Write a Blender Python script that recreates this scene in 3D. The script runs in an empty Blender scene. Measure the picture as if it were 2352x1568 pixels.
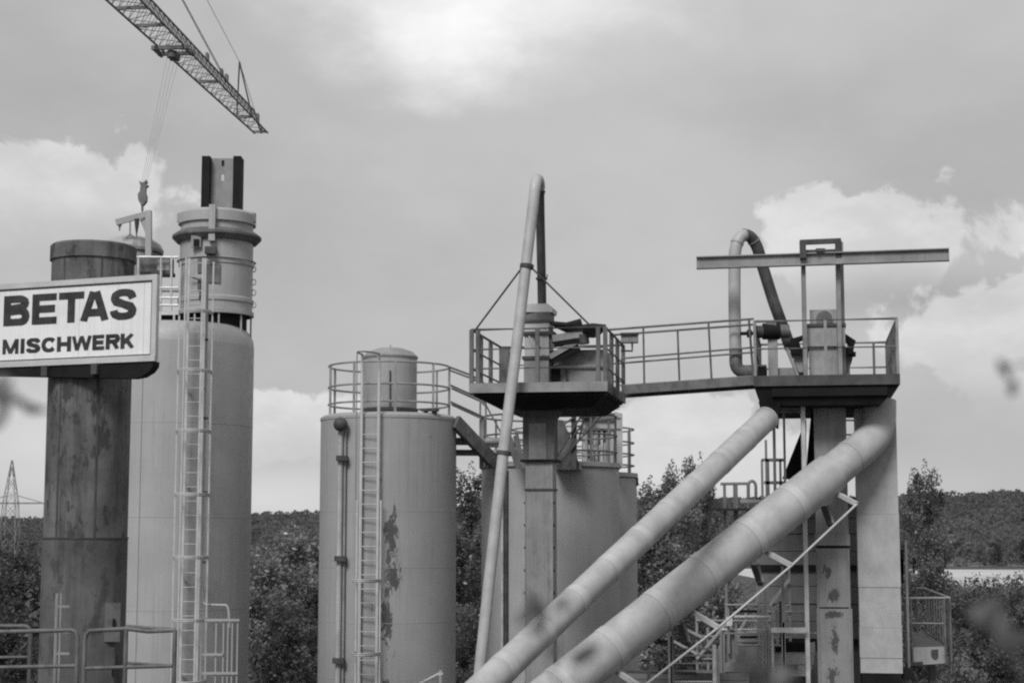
import bpy, math, random
import numpy as np
from mathutils import Vector, Matrix
random.seed(7); RNG = np.random.default_rng(7)
scene = bpy.context.scene
COL = scene.collection
R = math.radians

# ------------------------------------------------------------------ camera
F = 3789.0                      # focal length in units of a 2352 x 1568 frame
CAMZ = 12.0                     # the photographer stands on an embankment
PITCH = math.atan((1215 - 784) / F)
cam = bpy.data.cameras.new('camera'); cam.sensor_width = 36.0
cam.lens = 36.0 * F / 2352.0; cam.clip_start = 0.05; cam.clip_end = 5000
cam.dof.use_dof = True; cam.dof.focus_distance = 35.0; cam.dof.aperture_fstop = 4.5
camo = bpy.data.objects.new('camera', cam); COL.objects.link(camo)
camo.location = (0, 0, CAMZ); camo.rotation_euler = (math.pi / 2 + PITCH, 0, 0)
scene.camera = camo
scene.render.resolution_x = 1024; scene.render.resolution_y = 682
CS, SN = math.cos(PITCH), math.sin(PITCH)

def ray(u, v):
    xc, yc = (u - 1176) / F, (784 - v) / F
    return Vector((xc, CS - yc * SN, SN + yc * CS))
def W(u, v, Y):                 # survey helper: sight line (u, v) taken to distance Y
    d = ray(u, v); t = Y / d.y
    return Vector((d.x * t, Y, CAMZ + d.z * t))
def Z(v, Y): return W(1176, v, Y).z
def S(px, Y, v=1100): return px * Y / (F * ray(1176, v).y)

# ------------------------------------------------------------------ world and sun
SUN_EL, SUN_AZ = 44.0, -158.0    # azimuth measured from +Y (view direction), clockwise
world = bpy.data.worlds.new('World'); scene.world = world; world.use_nodes = True
nt = world.node_tree; nt.nodes.clear()
def wn(t, **k):
    n = nt.nodes.new(t)
    for a, b in k.items(): setattr(n, a, b)
    return n
def wl(a, b): nt.links.new(a, b)
def wmath(op, a, b=None, c=None, clamp=False):
    n = wn('ShaderNodeMath', operation=op, use_clamp=clamp)
    for i, x in enumerate((a, b, c)):
        if x is None: continue
        if isinstance(x, (int, float)): n.inputs[i].default_value = x
        else: wl(x, n.inputs[i])
    return n.outputs[0]
def wmap(x, a, b, c=0.0, d=1.0):
    n = wn('ShaderNodeMapRange', interpolation_type='SMOOTHSTEP')
    wl(x, n.inputs['Value'])
    for k, q in zip(('From Min', 'From Max', 'To Min', 'To Max'), (a, b, c, d)): n.inputs[k].default_value = q
    return n.outputs['Result']
sky = wn('ShaderNodeTexSky', sky_type='NISHITA'); sky.sun_disc = False
sky.sun_elevation = R(SUN_EL); sky.sun_rotation = R(SUN_AZ)
sky.air_density = 1.0; sky.dust_density = 3.0; sky.ozone_density = 1.0
bw = wn('ShaderNodeRGBToBW'); wl(sky.outputs[0], bw.inputs[0])
tc = wn('ShaderNodeTexCoord'); D = tc.outputs['Generated']
sc_ = wn('ShaderNodeVectorMath', operation='MULTIPLY'); wl(D, sc_.inputs[0]); sc_.inputs[1].default_value = (1, 1, 1.8)
def wnoise(scale, detail, rough, off=(0, 0, 0)):
    a = wn('ShaderNodeVectorMath', operation='ADD'); wl(sc_.outputs[0], a.inputs[0]); a.inputs[1].default_value = off
    n = wn('ShaderNodeTexNoise'); wl(a.outputs[0], n.inputs['Vector'])
    n.inputs['Scale'].default_value = scale; n.inputs['Detail'].default_value = detail; n.inputs['Roughness'].default_value = rough
    return n.outputs['Fac']
n_big = wnoise(3.2, 4, .55)
n_mid = wnoise(9.0, 8, .6, (3.1, 1.7, .4))
n_fine = wnoise(26.0, 6, .6, (.3, 5.7, 2.4))
# a thin even cloud sheet over the whole sky, slightly streaky
sheet = wmath('ADD', wmath('MULTIPLY', wmap(n_big, .3, .72), 1.1), wmath('MULTIPLY', wmap(n_mid, .25, .75), .6))
base = wmath('MULTIPLY', bw.outputs[0], .55)
sheetv = wmath('MULTIPLY_ADD', sheet, .70, 3.0)
val = wmath('ADD', wmath('MULTIPLY', base, .22), sheetv)
# cumulus banks seen low over the plant and the sun-bright gap high in the sheet
sep = wn('ShaderNodeSeparateXYZ'); wl(D, sep.inputs[0])
n_cum = wn('ShaderNodeTexNoise'); wl(D, n_cum.inputs['Vector'])
for k_, q_ in (('Scale', 17.0), ('Detail', 12.0), ('Roughness', .6), ('Distortion', .35)): n_cum.inputs[k_].default_value = q_
n_cum = n_cum.outputs['Fac']
front = wmath('GREATER_THAN', sep.outputs[1], 0.0)
def polar(u, v, ru, rv):
    d = ray(u, v).normalized()
    dx = wmath('DIVIDE', wmath('SUBTRACT', sep.outputs[0], d.x), ru / F)
    dz = wmath('DIVIDE', wmath('SUBTRACT', sep.outputs[2], d.z), rv / F)
    return dx, dz, wmath('SQRT', wmath('ADD', wmath('MULTIPLY', dx, dx), wmath('MULTIPLY', dz, dz)))
def veil(u, v, ru, rv, namp=.6):               # soft thin brightening
    dx, dz, r = polar(u, v, ru, rv)
    return wmath('MULTIPLY', wmap(wmath('ADD', r, wmath('MULTIPLY', wmath('SUBTRACT', n_mid, .5), namp)), 1.25, .0), front)
def cumulus(u, v, ru, rv, namp=2.25):           # billowed top edge, soft base
    dx, dz, r = polar(u, v, ru, rv)
    m = wmap(wmath('ADD', r, wmath('MULTIPLY', wmath('SUBTRACT', n_cum, .5), namp)), 1.0, .83)
    body = wmath('MULTIPLY_ADD', wmap(n_fine, .35, .7), .35, .65)
    return wmath('MULTIPLY', wmath('MULTIPLY', wmath('MULTIPLY', m, wmap(dz, -1.15, .25)), body), front)
def addblob(val, m, amount):
    return wmath('ADD', val, wmath('MULTIPLY', m, amount))
val = addblob(val, veil(1090, -80, 520, 290, 1.9), 2.7)
val = addblob(val, veil(1000, 60, 190, 170, 1.9), 1.1)
val = addblob(val, veil(1850, 0, 800, 200), .7)
val = addblob(val, veil(1300, 760, 900, 420), .35)
val = addblob(val, cumulus(2060, 565, 310, 130), 1.9)
val = addblob(val, cumulus(2320, 770, 240, 190), 1.7)
val = addblob(val, cumulus(90, 450, 300, 150), 1.9)
val = addblob(val, cumulus(690, 990, 210, 100), 2.0)
val = addblob(val, cumulus(1560, 1030, 330, 130), 1.8)
val = addblob(val, veil(640, 1150, 600, 110), 1.7)
val = addblob(val, veil(1700, 1130, 800, 110), 1.2)
val = addblob(val, veil(120, 1030, 300, 170), 1.2)
val = addblob(val, veil(2120, 680, 330, 70), -.9)
comb = wn('ShaderNodeCombineColor')
for i in range(3): wl(val, comb.inputs[i])
bg = wn('ShaderNodeBackground'); wl(comb.outputs[0], bg.inputs[0]); bg.inputs[1].default_value = 0.1
wo = wn('ShaderNodeOutputWorld'); wl(bg.outputs[0], wo.inputs[0])
world.cycles.sampling_method = 'MANUAL'; world.cycles.sample_map_resolution = 512

sun = bpy.data.lights.new('sun', 'SUN'); sun.energy = 2.0; sun.angle = R(20); sun.color = (1, 1, 1)
suno = bpy.data.objects.new('sun', sun); COL.objects.link(suno); suno.location = (-20, -20, 60)
_el, _az = R(SUN_EL), R(SUN_AZ)
_to = Vector((math.sin(_az) * math.cos(_el), math.cos(_az) * math.cos(_el), math.sin(_el)))
suno.rotation_euler = _to.to_track_quat('Z', 'Y').to_euler()

vs = scene.view_settings; vs.view_transform = 'Standard'; vs.look = 'None'; vs.exposure = 0.33; vs.gamma = 1.0
scene.render.engine = 'CYCLES'
scene.cycles.use_denoising = False
scene.cycles.max_bounces = 6; scene.cycles.transparent_max_bounces = 4
scene.cycles.filter_width = 2.2

# ------------------------------------------------------------------ materials
MATS = {}
def material(name, col, rough=.6, metal=0.0, var=.18, scale=1.5, streak=0.0, streak_col=.06, spots=0.0, spot_col=.04,
             bump=0.0, bump_scale=30.0, trans=0.0, spec=.5, runs=0.0, patch=None, spot_scale=5.0):
    m = bpy.data.materials.new(name); m.use_nodes = True; t = m.node_tree; t.nodes.clear()
    N = lambda ty, **k: _set(t.nodes.new(ty), k)
    def _set(n, k):
        for a, b in k.items(): setattr(n, a, b)
        return n
    L = t.links.new
    geo = N('ShaderNodeNewGeometry'); pos = geo.outputs['Position']
    def noise(sc, det, ro, mul=(1, 1, 1), off=(0, 0, 0)):
        mp = N('ShaderNodeMapping'); L(pos, mp.inputs[0]); mp.inputs['Scale'].default_value = mul; mp.inputs['Location'].default_value = off
        n = N('ShaderNodeTexNoise'); L(mp.outputs[0], n.inputs['Vector'])
        n.inputs['Scale'].default_value = sc; n.inputs['Detail'].default_value = det; n.inputs['Roughness'].default_value = ro
        return n.outputs['Fac']
    def rng(x, a, b, c, d):
        n = N('ShaderNodeMapRange', interpolation_type='SMOOTHSTEP'); L(x, n.inputs['Value'])
        for k, q in zip(('From Min', 'From Max', 'To Min', 'To Max'), (a, b, c, d)): n.inputs[k].default_value = q
        return n.outputs['Result']
    def mth(op, a, b=0.0):
        n = N('ShaderNodeMath', operation=op)
        for i, x in enumerate((a, b)):
            if isinstance(x, (int, float)): n.inputs[i].default_value = x
            else: L(x, n.inputs[i])
        return n.outputs[0]
    def mix(a, b, f):                      # a, b values or sockets
        return mth('ADD', mth('MULTIPLY', a, mth('SUBTRACT', 1.0, f)), mth('MULTIPLY', b, f))
    v = rng(noise(scale, 6, .6), .28, .72, col * (1 - var), col * (1 + var))
    v = mth('MULTIPLY', v, rng(noise(38, 3, .6), .3, .7, 1 - var * .25, 1 + var * .25))
    if streak:
        s = rng(noise(1.6, 6, .65, (3.2, 3.2, .22)), .48, .70, 0, streak)
        v = mix(v, streak_col, s)
    if runs:                               # thin rain runs down the face
        s = mth('MULTIPLY', rng(noise(2.0, 7, .7, (11, 11, .16), (3, 1, 5)), .50, .68, 0, runs), rng(noise(.55, 3, .6), .4, .6, .25, 1))
        v = mix(v, mth('MULTIPLY', v, .55), s)
    if spots:
        s = rng(noise(spot_scale, 7, .7, (1, 1, .55), (4, 7, 2)), .52, .61, 0, spots)
        v = mix(v, spot_col, s)
    if patch:                              # flaked paint with its own place on the thing: list of (x, y, z, rx, rz, strength)
        sp = N('ShaderNodeSeparateXYZ'); L(pos, sp.inputs[0])
        nz = noise(15.0, 10, .78, (1, 1, .45), (1, 2, 3)); nz2 = noise(3.0, 3, .6, (1.5, 1.5, .8), (9, 2, 3))
        tot = None
        for (px, pz, rx, rz, st) in patch:
            rx, rz, st = rx * 1.25, rz * 1.2, st * .86
            dx = mth('DIVIDE', mth('SUBTRACT', sp.outputs[0], px), rx); dz = mth('DIVIDE', mth('SUBTRACT', sp.outputs[2], pz), rz)
            rr = mth('SQRT', mth('ADD', mth('MULTIPLY', dx, dx), mth('MULTIPLY', dz, dz)))
            k = rng(rr, .0, 1.75, st, 0.0)
            tot = k if tot is None else mth('MAXIMUM', tot, k)
        x_ = mth('ADD', tot, mth('ADD', mth('MULTIPLY', mth('SUBTRACT', nz, .5), 2.6), mth('MULTIPLY', mth('SUBTRACT', nz2, .5), .9)))
        f = rng(x_, .54, .62, 0, .9)
        v = mix(v, mth('MULTIPLY', rng(nz, .3, .7, .5, 1.6), .045), f)
    cc = N('ShaderNodeCombineColor')
    for i in range(3): L(v, cc.inputs[i])
    p = N('ShaderNodeBsdfPrincipled'); L(cc.outputs[0], p.inputs['Base Color'])
    p.inputs['Metallic'].default_value = metal; p.inputs['Specular IOR Level'].default_value = spec
    L(rng(noise(6, 4, .6), .3, .7, max(.05, rough - .1), min(1, rough + .1)), p.inputs['Roughness'])
    if bump:
        b = N('ShaderNodeBump'); b.inputs['Strength'].default_value = bump; b.inputs['Distance'].default_value = .01
        L(noise(bump_scale, 5, .6), b.inputs['Height']); L(b.outputs[0], p.inputs['Normal'])
    out = N('ShaderNodeOutputMaterial')
    if trans:
        tr = N('ShaderNodeBsdfTranslucent'); L(cc.outputs[0], tr.inputs[0])
        ms = N('ShaderNodeMixShader'); ms.inputs[0].default_value = trans
        L(p.outputs[0], ms.inputs[1]); L(tr.outputs[0], ms.inputs[2]); L(ms.outputs[0], out.inputs[0])
    else: L(p.outputs[0], out.inputs[0])
    MATS[name] = m
    return m

# ------------------------------------------------------------------ mesh helpers
class MB:
    def __init__(s): s.v = []; s.f = []
    def add(s, vs_, fs):
        o = len(s.v); s.v += [tuple(x) for x in vs_]; s.f += [tuple(i + o for i in f) for f in fs]; return s
    def hexa(s, a, b):                     # two quads (bottom, top), same winding
        return s.add(list(a) + list(b), [(3, 2, 1, 0), (4, 5, 6, 7), (0, 1, 5, 4), (1, 2, 6, 5), (2, 3, 7, 6), (3, 0, 4, 7)])
    def box(s, c, size, ang=0.0):
        c = Vector(c); hx, hy, hz = size[0] / 2, size[1] / 2, size[2] / 2
        a = Vector((math.cos(ang), math.sin(ang), 0)); b = Vector((-a.y, a.x, 0)); z = Vector((0, 0, 1))
        q = lambda k: [c + a * (sx * hx) + b * (sy * hy) + z * k for sx, sy in ((-1, -1), (1, -1), (1, 1), (-1, 1))]
        return s.hexa(q(-hz), q(hz))
    def beam(s, p, q, w, h, up=Vector((0, 0, 1))):
        p, q = Vector(p), Vector(q); d = (q - p).normalized(); up = Vector(up)
        if abs(d.dot(up)) > .98: up = Vector((0, 1, 0))
        x = d.cross(up).normalized(); y = x.cross(d).normalized()
        e = lambda c: [c + x * (sx * w / 2) + y * (sy * h / 2) for sx, sy in ((-1, -1), (1, -1), (1, 1), (-1, 1))]
        return s.hexa(e(p), e(q))
    def tube(s, pts, r, seg=8, closed=False, caps=True):
        pts = [Vector(p) for p in pts]; n = len(pts)
        rs = r if isinstance(r, (list, tuple)) else [r] * n
        tang = []
        for i in range(n):
            a = pts[(i - 1) % n] if (closed or i > 0) else pts[i]
            b = pts[(i + 1) % n] if (closed or i < n - 1) else pts[i]
            tang.append((b - a).normalized())
        up = Vector((0, 0, 1)) if abs(tang[0].z) < .9 else Vector((0, 1, 0))
        x = tang[0].cross(up).normalized(); vs_ = []
        for i in range(n):
            x = (x - tang[i] * x.dot(tang[i])).normalized(); y = tang[i].cross(x)
            for k in range(seg):
                a = 2 * math.pi * k / seg
                vs_.append(pts[i] + (x * math.cos(a) + y * math.sin(a)) * rs[i])
        fs = []
        for i in range(n if closed else n - 1):
            j = (i + 1) % n
            for k in range(seg):
                k2 = (k + 1) % seg
                fs.append((i * seg + k, i * seg + k2, j * seg + k2, j * seg + k))
        if caps and not closed:
            fs.append(tuple(range(seg))[::-1]); fs.append(tuple((n - 1) * seg + k for k in range(seg)))
        return s.add(vs_, fs)
    def lathe(s, c, prof, seg=48, a0=0.0, a1=2 * math.pi):
        c = Vector(c); full = abs(a1 - a0 - 2 * math.pi) < 1e-6; m = seg if full else seg + 1
        vs_ = [(c.x + r * math.cos(a0 + (a1 - a0) * k / seg), c.y + r * math.sin(a0 + (a1 - a0) * k / seg), c.z + z) for r, z in prof for k in range(m)]
        fs = []
        for i in range(len(prof) - 1):
            for k in range(seg):
                k2 = (k + 1) % m if full else k + 1
                fs.append((i * m + k, i * m + k2, (i + 1) * m + k2, (i + 1) * m + k))
        return s.add(vs_, fs)
    def build(s, name, mat, parent=None, smooth=False, auto=False):
        v = np.array(s.v, dtype=float)
        lo, hi = v.min(0), v.max(0); c = Vector(((lo[0] + hi[0]) / 2, (lo[1] + hi[1]) / 2, lo[2]))
        me = bpy.data.meshes.new(name); me.from_pydata([tuple(x) for x in (v - np.array(c))], [], s.f); me.update()
        me.materials.append(MATS[mat])
        if smooth:
            me.polygons.foreach_set('use_smooth', [True] * len(me.polygons))
            if hasattr(me, 'set_sharp_from_angle'): me.set_sharp_from_angle(angle=R(38))
        o = bpy.data.objects.new(name, me); COL.objects.link(o)
        put(o, parent, c)
        return o
ORG = {}
def put(o, parent, c):
    ORG[o.name] = Vector(c)
    if parent is None: o.location = c
    else: o.parent = parent; o.location = Vector(c) - ORG[parent.name]
    return o
def dup(o, parent, offset):
    n = o.copy(); COL.objects.link(n)
    return put(n, parent, ORG[o.name] + Vector(offset))
def thing(name, label, cat, loc, group=None):
    o = bpy.data.objects.new(name, None); o.empty_display_size = .3; COL.objects.link(o)
    put(o, None, loc); return tag(o, label, cat, group)
def tag(o, label, cat, group=None):
    o['label'] = label; o['category'] = cat
    if group: o['group'] = group
    return o
def kind(o, k): o['kind'] = k; return o
def circle(c, r, n=48, a0=0.0, a1=2 * math.pi, closed=True):
    m = n if closed else n + 1
    return [Vector((c[0] + r * math.cos(a0 + (a1 - a0) * k / n), c[1] + r * math.sin(a0 + (a1 - a0) * k / n), c[2])) for k in range(m)]
def bez(p, n=8):
    p = [Vector(x) for x in p]; out = []
    for i in range(n + 1):
        t = i / n; q = p
        while len(q) > 1: q = [q[j].lerp(q[j + 1], t) for j in range(len(q) - 1)]
        out.append(q[0])
    return out
ROT = R(-10)                      # the plant stands turned by ten degrees
AX = Vector((math.cos(ROT), math.sin(ROT), 0)); BX = Vector((-AX.y, AX.x, 0)); UP = Vector((0, 0, 1))

material('ground', .065, .95, var=.35, scale=.15, bump=.4, bump_scale=4)
material('hill', .13, .95, var=.4, scale=.08)  # base colour lightened in place of distance haze
material('leaf_dark', .10, .45, var=.6, scale=.9, trans=.42)
material('leaf_mid', .165, .42, var=.6, scale=.9, trans=.42)
material('leaf_light', .22, .38, var=.55, scale=.9, trans=.4)
material('far_leaf', .14, .9, var=.2, scale=.03, trans=.5)  # far wood kept pale too, haze put into its colour
material('bark', .06, .9, var=.4, scale=6, bump=.5)
material('silo_paint', .33, .5, runs=.5, var=.07, scale=.9, streak=.10, streak_col=.17)
material('silo_left_paint', .37, .5, runs=.5, var=.06, scale=.9, streak=.10, streak_col=.2)
material('tank_paint', .36, .5, runs=.5, var=.08, scale=.9, streak=.12, streak_col=.18)
material('duct_paint', .36, .5, runs=.5, var=.08, scale=1.2, streak=.08, streak_col=.2)
material('pipe_paint', .40, .5, var=.13, scale=2.2, spots=.14, spot_col=.2, streak=.12, streak_col=.2, bump=.12, bump_scale=3)
material('pipe_paint_pale', .45, .5, var=.12, scale=2.2, spots=.14, spot_col=.22, streak=.15, streak_col=.22, bump=.12, bump_scale=3)
material('ladder_paint', .46, .5, var=.12, scale=3)
material('galvanised', .55, .4, metal=.25, var=.18, scale=3)
material('grey_steel', .25, .5, var=.2, scale=2.5, streak=.3)
material('dirty_steel', .12, .65, var=.35, scale=3, streak=.5, streak_col=.05, spots=.4)
material('dark_steel', .065, .6, spec=.3, var=.35, scale=3, streak=.4, streak_col=.03)
material('black_steel', .014, .7, var=.3, scale=3, spec=.12)  # kept near-black partly to carry the shade under the platforms
material('seam', .12, .7, var=.2, scale=3)
material('crane_steel', .13, .55, var=.25, scale=3)
material('pillar', .125, .8, var=.35, scale=1.3, streak=.85, streak_col=.04, spots=.85, spot_col=.03, bump=.35, bump_scale=14, spot_scale=4.2)
material('pillar_base', .105, .8, var=.3, scale=1.1, streak=.6, streak_col=.045, spots=.6, spot_col=.03, bump=.35, bump_scale=14, spot_scale=3.2)
material('sign_white', .76, .4, var=.07, scale=1.5, streak=.22, streak_col=.35, runs=.35)
material('sign_frame', .55, .35, metal=.2, var=.12, scale=2)
material('sign_black', .028, .5, var=.5, scale=5)
material('column_paint', .31, .55, runs=.5, var=.14, scale=1.4, streak=.3, streak_col=.13, spots=.25, spot_col=.1)
material('panel_paint', .15, .7, var=.15, scale=1.0, streak=.3)
material('roof_rag', .04, .8, var=.4, scale=4)
material('pale_box', .42, .5, var=.12, scale=2, streak=.25, streak_col=.15)
material('insulator', .3, .3)

# ------------------------------------------------------------------ ground, water, hills
def build_ground():
    xs = np.concatenate([np.linspace(-3000, -140, 20), np.linspace(-120, 120, 49), np.linspace(140, 3000, 20)])
    ys = np.concatenate([np.linspace(-200, -20, 6), np.linspace(-16, 40, 57), np.linspace(44, 140, 25), np.linspace(150, 4000, 40)])
    V = []
    for y in ys:
        for x in xs:
            t = min(1, max(0, (9.0 - y) / 7.0)); t = t * t * (3 - 2 * t)
            near = 1 if y < 140 else 0
            z = 10.3 * t + near * .12 * math.sin(x * .37 + 1.3 * math.sin(y * .21)) * math.cos(y * .29)
            V.append((x, y, z))
    nx = len(xs); Fc = [(j * nx + i, j * nx + i + 1, (j + 1) * nx + i + 1, (j + 1) * nx + i) for j in range(len(ys) - 1) for i in range(nx - 1)]
    m = MB(); m.add(V, Fc); kind(m.build('ground', 'ground', smooth=True), 'structure')
build_ground()

material('field', .50, .9, var=.12, scale=.06)
def field():
    k = MB(); xs = np.linspace(60, 700, 33)
    V = [(x, 345 + 6 * math.sin(x * .03), .05) for x in xs] + [(x, 505 + 9 * math.sin(x * .021 + 1), .05) for x in xs]
    k.add(V, [(i, i + 1, 33 + i + 1, 33 + i) for i in range(32)])
    kind(k.build('field', 'field'), 'structure')
field()

def hills():
    # ridge heights surveyed along the skyline (u, v) at two distances
    sky_l = [(-700, 1185), (0, 1192), (120, 1196), (580, 1186), (740, 1180), (1100, 1165), (1500, 1150), (1750, 1150), (2060, 1142), (2352, 1134), (3100, 1120)]
    Yr = 720.0
    us = np.linspace(-1200, 3600, 161); hv = np.interp(us, [a for a, b in sky_l], [b for a, b in sky_l])
    V = []; rows = 14
    for j in range(rows):
        t = j / (rows - 1); y = 540 + t * 360
        prof = math.sin(min(1, t / .5) * math.pi / 2) if t < .5 else math.cos((t - .5) / .5 * math.pi / 2)
        for u, h in zip(us, hv):
            x = (u - 1176) / F * Yr; top = CAMZ + (1215 - h) / F * Yr - 4
            V.append((x, y, -1 + prof * (top + 1) + .8 * math.sin(x * .05 + j)))
    n = len(us); m = MB(); m.add(V, [(j * n + i, j * n + i + 1, (j + 1) * n + i + 1, (j + 1) * n + i) for j in range(rows - 1) for i in range(n - 1)])
    kind(m.build('hill', 'hill', smooth=True), 'structure')
    # the wood that covers them: leaf clumps on many small crowns
    V = []; Fc = []
    cnt = 9000
    cu = RNG.uniform(-500, 2900, cnt); ct = RNG.uniform(0.0, .56, cnt)
    for u, t in zip(cu, ct):
        y = 540 + t * 360; h = float(np.interp(u, us, hv)); top = CAMZ + (1215 - h) / F * Yr - 4
        prof = math.sin(min(1, t / .5) * math.pi / 2) if t < .5 else math.cos((t - .5) / .5 * math.pi / 2)
        x = (u - 1176) / F * y; z = -1 + prof * (top + 1)
        r = random.uniform(1.8, 3.4); hh = random.choice((random.uniform(2.6, 5.0), random.uniform(2.6, 6.0)))
        for k in range(18):
            a = random.uniform(0, 6.28); e = random.uniform(-.3, 1.3); rr = r * random.uniform(.6, 1.0)
            c = Vector((x + rr * math.cos(a) * math.cos(e), y + rr * math.sin(a) * math.cos(e), z + hh * .5 + hh * .5 * math.sin(e)))
            q = random.uniform(.35, .8); d1 = Vector((random.uniform(-1, 1), random.uniform(-.5, .5), random.uniform(-1, 1))).normalized() * q
            d2 = d1.cross(Vector((random.uniform(-1, 1), 1, random.uniform(-1, 1)))).normalized() * q * .8
            o = len(V); V += [tuple(c - d1), tuple(c + d2), tuple(c + d1), tuple(c - d2)]; Fc.append((o, o + 1, o + 2, o + 3))
    m = MB(); m.v = V; m.f = Fc
    o = kind(m.build('forest', 'far_leaf'), 'stuff'); o['label'] = 'dark wood covering the far ridge behind the plant'
hills()

# ------------------------------------------------------------------ trees
def leaf_cloud(clumps, n_per, size, flat=.6):
    V = np.zeros((0, 3)); 
    out = []
    for (c, r) in clumps:
        n = max(8, int(n_per))
        d = RNG.normal(size=(n, 3)); d /= np.linalg.norm(d, axis=1)[:, None]
        rad = RNG.uniform(.3, 1.0, n) ** .45
        p = np.array(c) + d * rad[:, None] * np.array(r)
        a = RNG.normal(size=(n, 3)); a[:, 2] *= flat; a /= np.linalg.norm(a, axis=1)[:, None]
        b = np.cross(a, RNG.normal(size=(n, 3))); b /= np.linalg.norm(b, axis=1)[:, None]
        s = RNG.uniform(.6, 1.25, n)[:, None] * size
        out.append(np.stack([p - a * s, p + b * s * .5, p + a * s, p - b * s * .5], 1))
    A = np.concatenate(out); return A
def tree_proto(h, spread, kindname, seed, dens=1.0, leaf=.075, low=.12, nl=26):
    rnd = random.Random(seed)
    tr = MB()
    top = h * .93; pts = [Vector((0, 0, -.2))]
    for i in range(1, 8): pts.append(Vector((rnd.uniform(-.12, .12) * spread * .5, rnd.uniform(-.12, .12) * spread * .5, top * i / 7)))
    tr.tube(pts, [max(.015, .02 * h * (1 - i / 7.6)) for i in range(8)], 7)
    clumps = []
    for k in range(nl):
        t = low + (1 - low) * (k + rnd.random()) / nl; zb = t * top * (.97 if kindname == 'tall' else .96)
        a = k * 2.4 + rnd.uniform(-.5, .5)
        if kindname == 'tall': reach = spread * (.42 + .62 * math.sin(math.pi * min(1, (1 - t) * .95 + .05)) ** .8) * rnd.uniform(.6, 1.0)
        else: reach = spread * (1.0 - .75 * max(0, (t - .35) / .65) ** 1.6) * rnd.uniform(.55, 1.05)
        rise = reach * (1.5 if kindname == 'tall' else .5) * rnd.uniform(.6, 1.2)
        i0 = min(6, int(zb / top * 7)); p0 = pts[i0].lerp(pts[i0 + 1], zb / top * 7 - i0)
        p2 = p0 + Vector((math.cos(a) * reach, math.sin(a) * reach, rise)); p1 = p0.lerp(p2, .5) + Vector((0, 0, -.1 * reach))
        tr.tube(bez([p0, p1, p2], 4), [.028 * reach + .012, .02 * reach + .01, .014 * reach + .008, .01 * reach + .006, .005], 5)
        for q in range(4 if kindname != 'tall' else 6):
            s = rnd.uniform(.3, 1.08); c = p0.lerp(p2, s) + Vector((rnd.uniform(-.3, .3), rnd.uniform(-.3, .3), rnd.uniform(-.15, .3))) * reach * .55
            rr = rnd.uniform(.2, .42) * (spread * .42 + .12) * (1.25 if kindname == 'tall' else 1)
            clumps.append(((c.x, c.y, c.z), (rr, rr, rr * (1.5 if kindname == 'tall' else .75))))
    for q in range(3):
        clumps.append(((rnd.uniform(-.1, .1) * spread, rnd.uniform(-.1, .1) * spread, h * rnd.uniform(.88, .99)), (.12 * spread + .05, .12 * spread + .05, .05 * h)))
    A = leaf_cloud(clumps, 62 * dens, leaf)
    return tr, A
def mesh_from_quads(name, A, mat):
    n = len(A); me = bpy.data.meshes.new(name)
    me.vertices.add(n * 4); me.vertices.foreach_set('co', A.reshape(-1)); me.loops.add(n * 4)
    me.loops.foreach_set('vertex_index', np.arange(n * 4, dtype=np.int32)); me.polygons.add(n)
    me.polygons.foreach_set('loop_start', np.arange(0, n * 4, 4, dtype=np.int32)); me.update(calc_edges=True); me.materials.append(MATS[mat])
    return me
PROTO = {}
def get_proto(key):
    if key in PROTO: return PROTO[key]
    spec = {'bush': (10., 3.0, 'round', 1, 1.35, .085), 'bush2': (10., 3.4, 'round', 5, 1.35, .09), 'tall': (14., 1.25, 'tall', 2, 1.15, .075),
            'tall2': (14., 1.6, 'tall', 3, 1.15, .08), 'dark': (10., 3.2, 'round', 4, 1.3, .085)}[key]
    matn = {'bush': 'leaf_mid', 'bush2': 'leaf_light', 'tall': 'leaf_mid', 'tall2': 'leaf_mid', 'dark': 'leaf_dark'}[key]
    tr, A = tree_proto(*spec[:4], dens=spec[4], leaf=spec[5], low=(.18 if spec[2] == 'tall' else .25), nl=(34 if spec[2] == 'round' else 40))
    me_t = bpy.data.meshes.new('trunk'); me_t.from_pydata([tuple(v) for v in tr.v], [], tr.f); me_t.update(); me_t.materials.append(MATS['bark'])
    me_c = mesh_from_quads('crown', A, matn)
    PROTO[key] = (me_t, me_c, spec[0]); return PROTO[key]
def tree(name, key, u, vtop, Y, label, sx=1.0, group=None):
    me_t, me_c, h0 = get_proto(key)
    p = W(u, vtop, Y); s = p.z / h0
    o = thing(name, label, 'tree' if 'tree' in name else 'shrub', (p.x, p.y, 0), group)
    o.rotation_euler.z = random.uniform(0, 6.28)
    o.scale = (s * sx, s * sx, s)
    for nm, me in (('trunk', me_t), ('crown', me_c)):
        c = bpy.data.objects.new(nm, me); COL.objects.link(c); c.parent = o
    return o
GB = 'broad trees behind the plant'; GT = 'slim trees behind the plant'
tree('broadleaf_tree', 'dark', -25, 1215, 64, 'dark broad tree behind the lattice power mast', .9, GB)
tree('broadleaf_tree', 'dark', 65, 1235, 58, 'dark broad tree half hidden by the sign pillar', .9, GB)
tree('broadleaf_tree', 'dark', 20, 1370, 50, 'low dark bushy tree beside the sign pillar foot', .9, GB)
tree('broadleaf_tree', 'bush2', 655, 1190, 62, 'pale leafed round tree filling the gap between chimney silo and ladder tank', .95, GB)
tree('broadleaf_tree', 'bush2', 590, 1240, 58, 'mid grey broad tree close against the chimney silo flank', .9, GB)
tree('broadleaf_tree', 'bush', 715, 1240, 66, 'broad tree half hidden behind the ladder tank', .9, GB)
tree('broadleaf_tree', 'dark', 650, 1385, 52, 'low dark tree in the gap between chimney silo and ladder tank', .8, GB)
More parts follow.
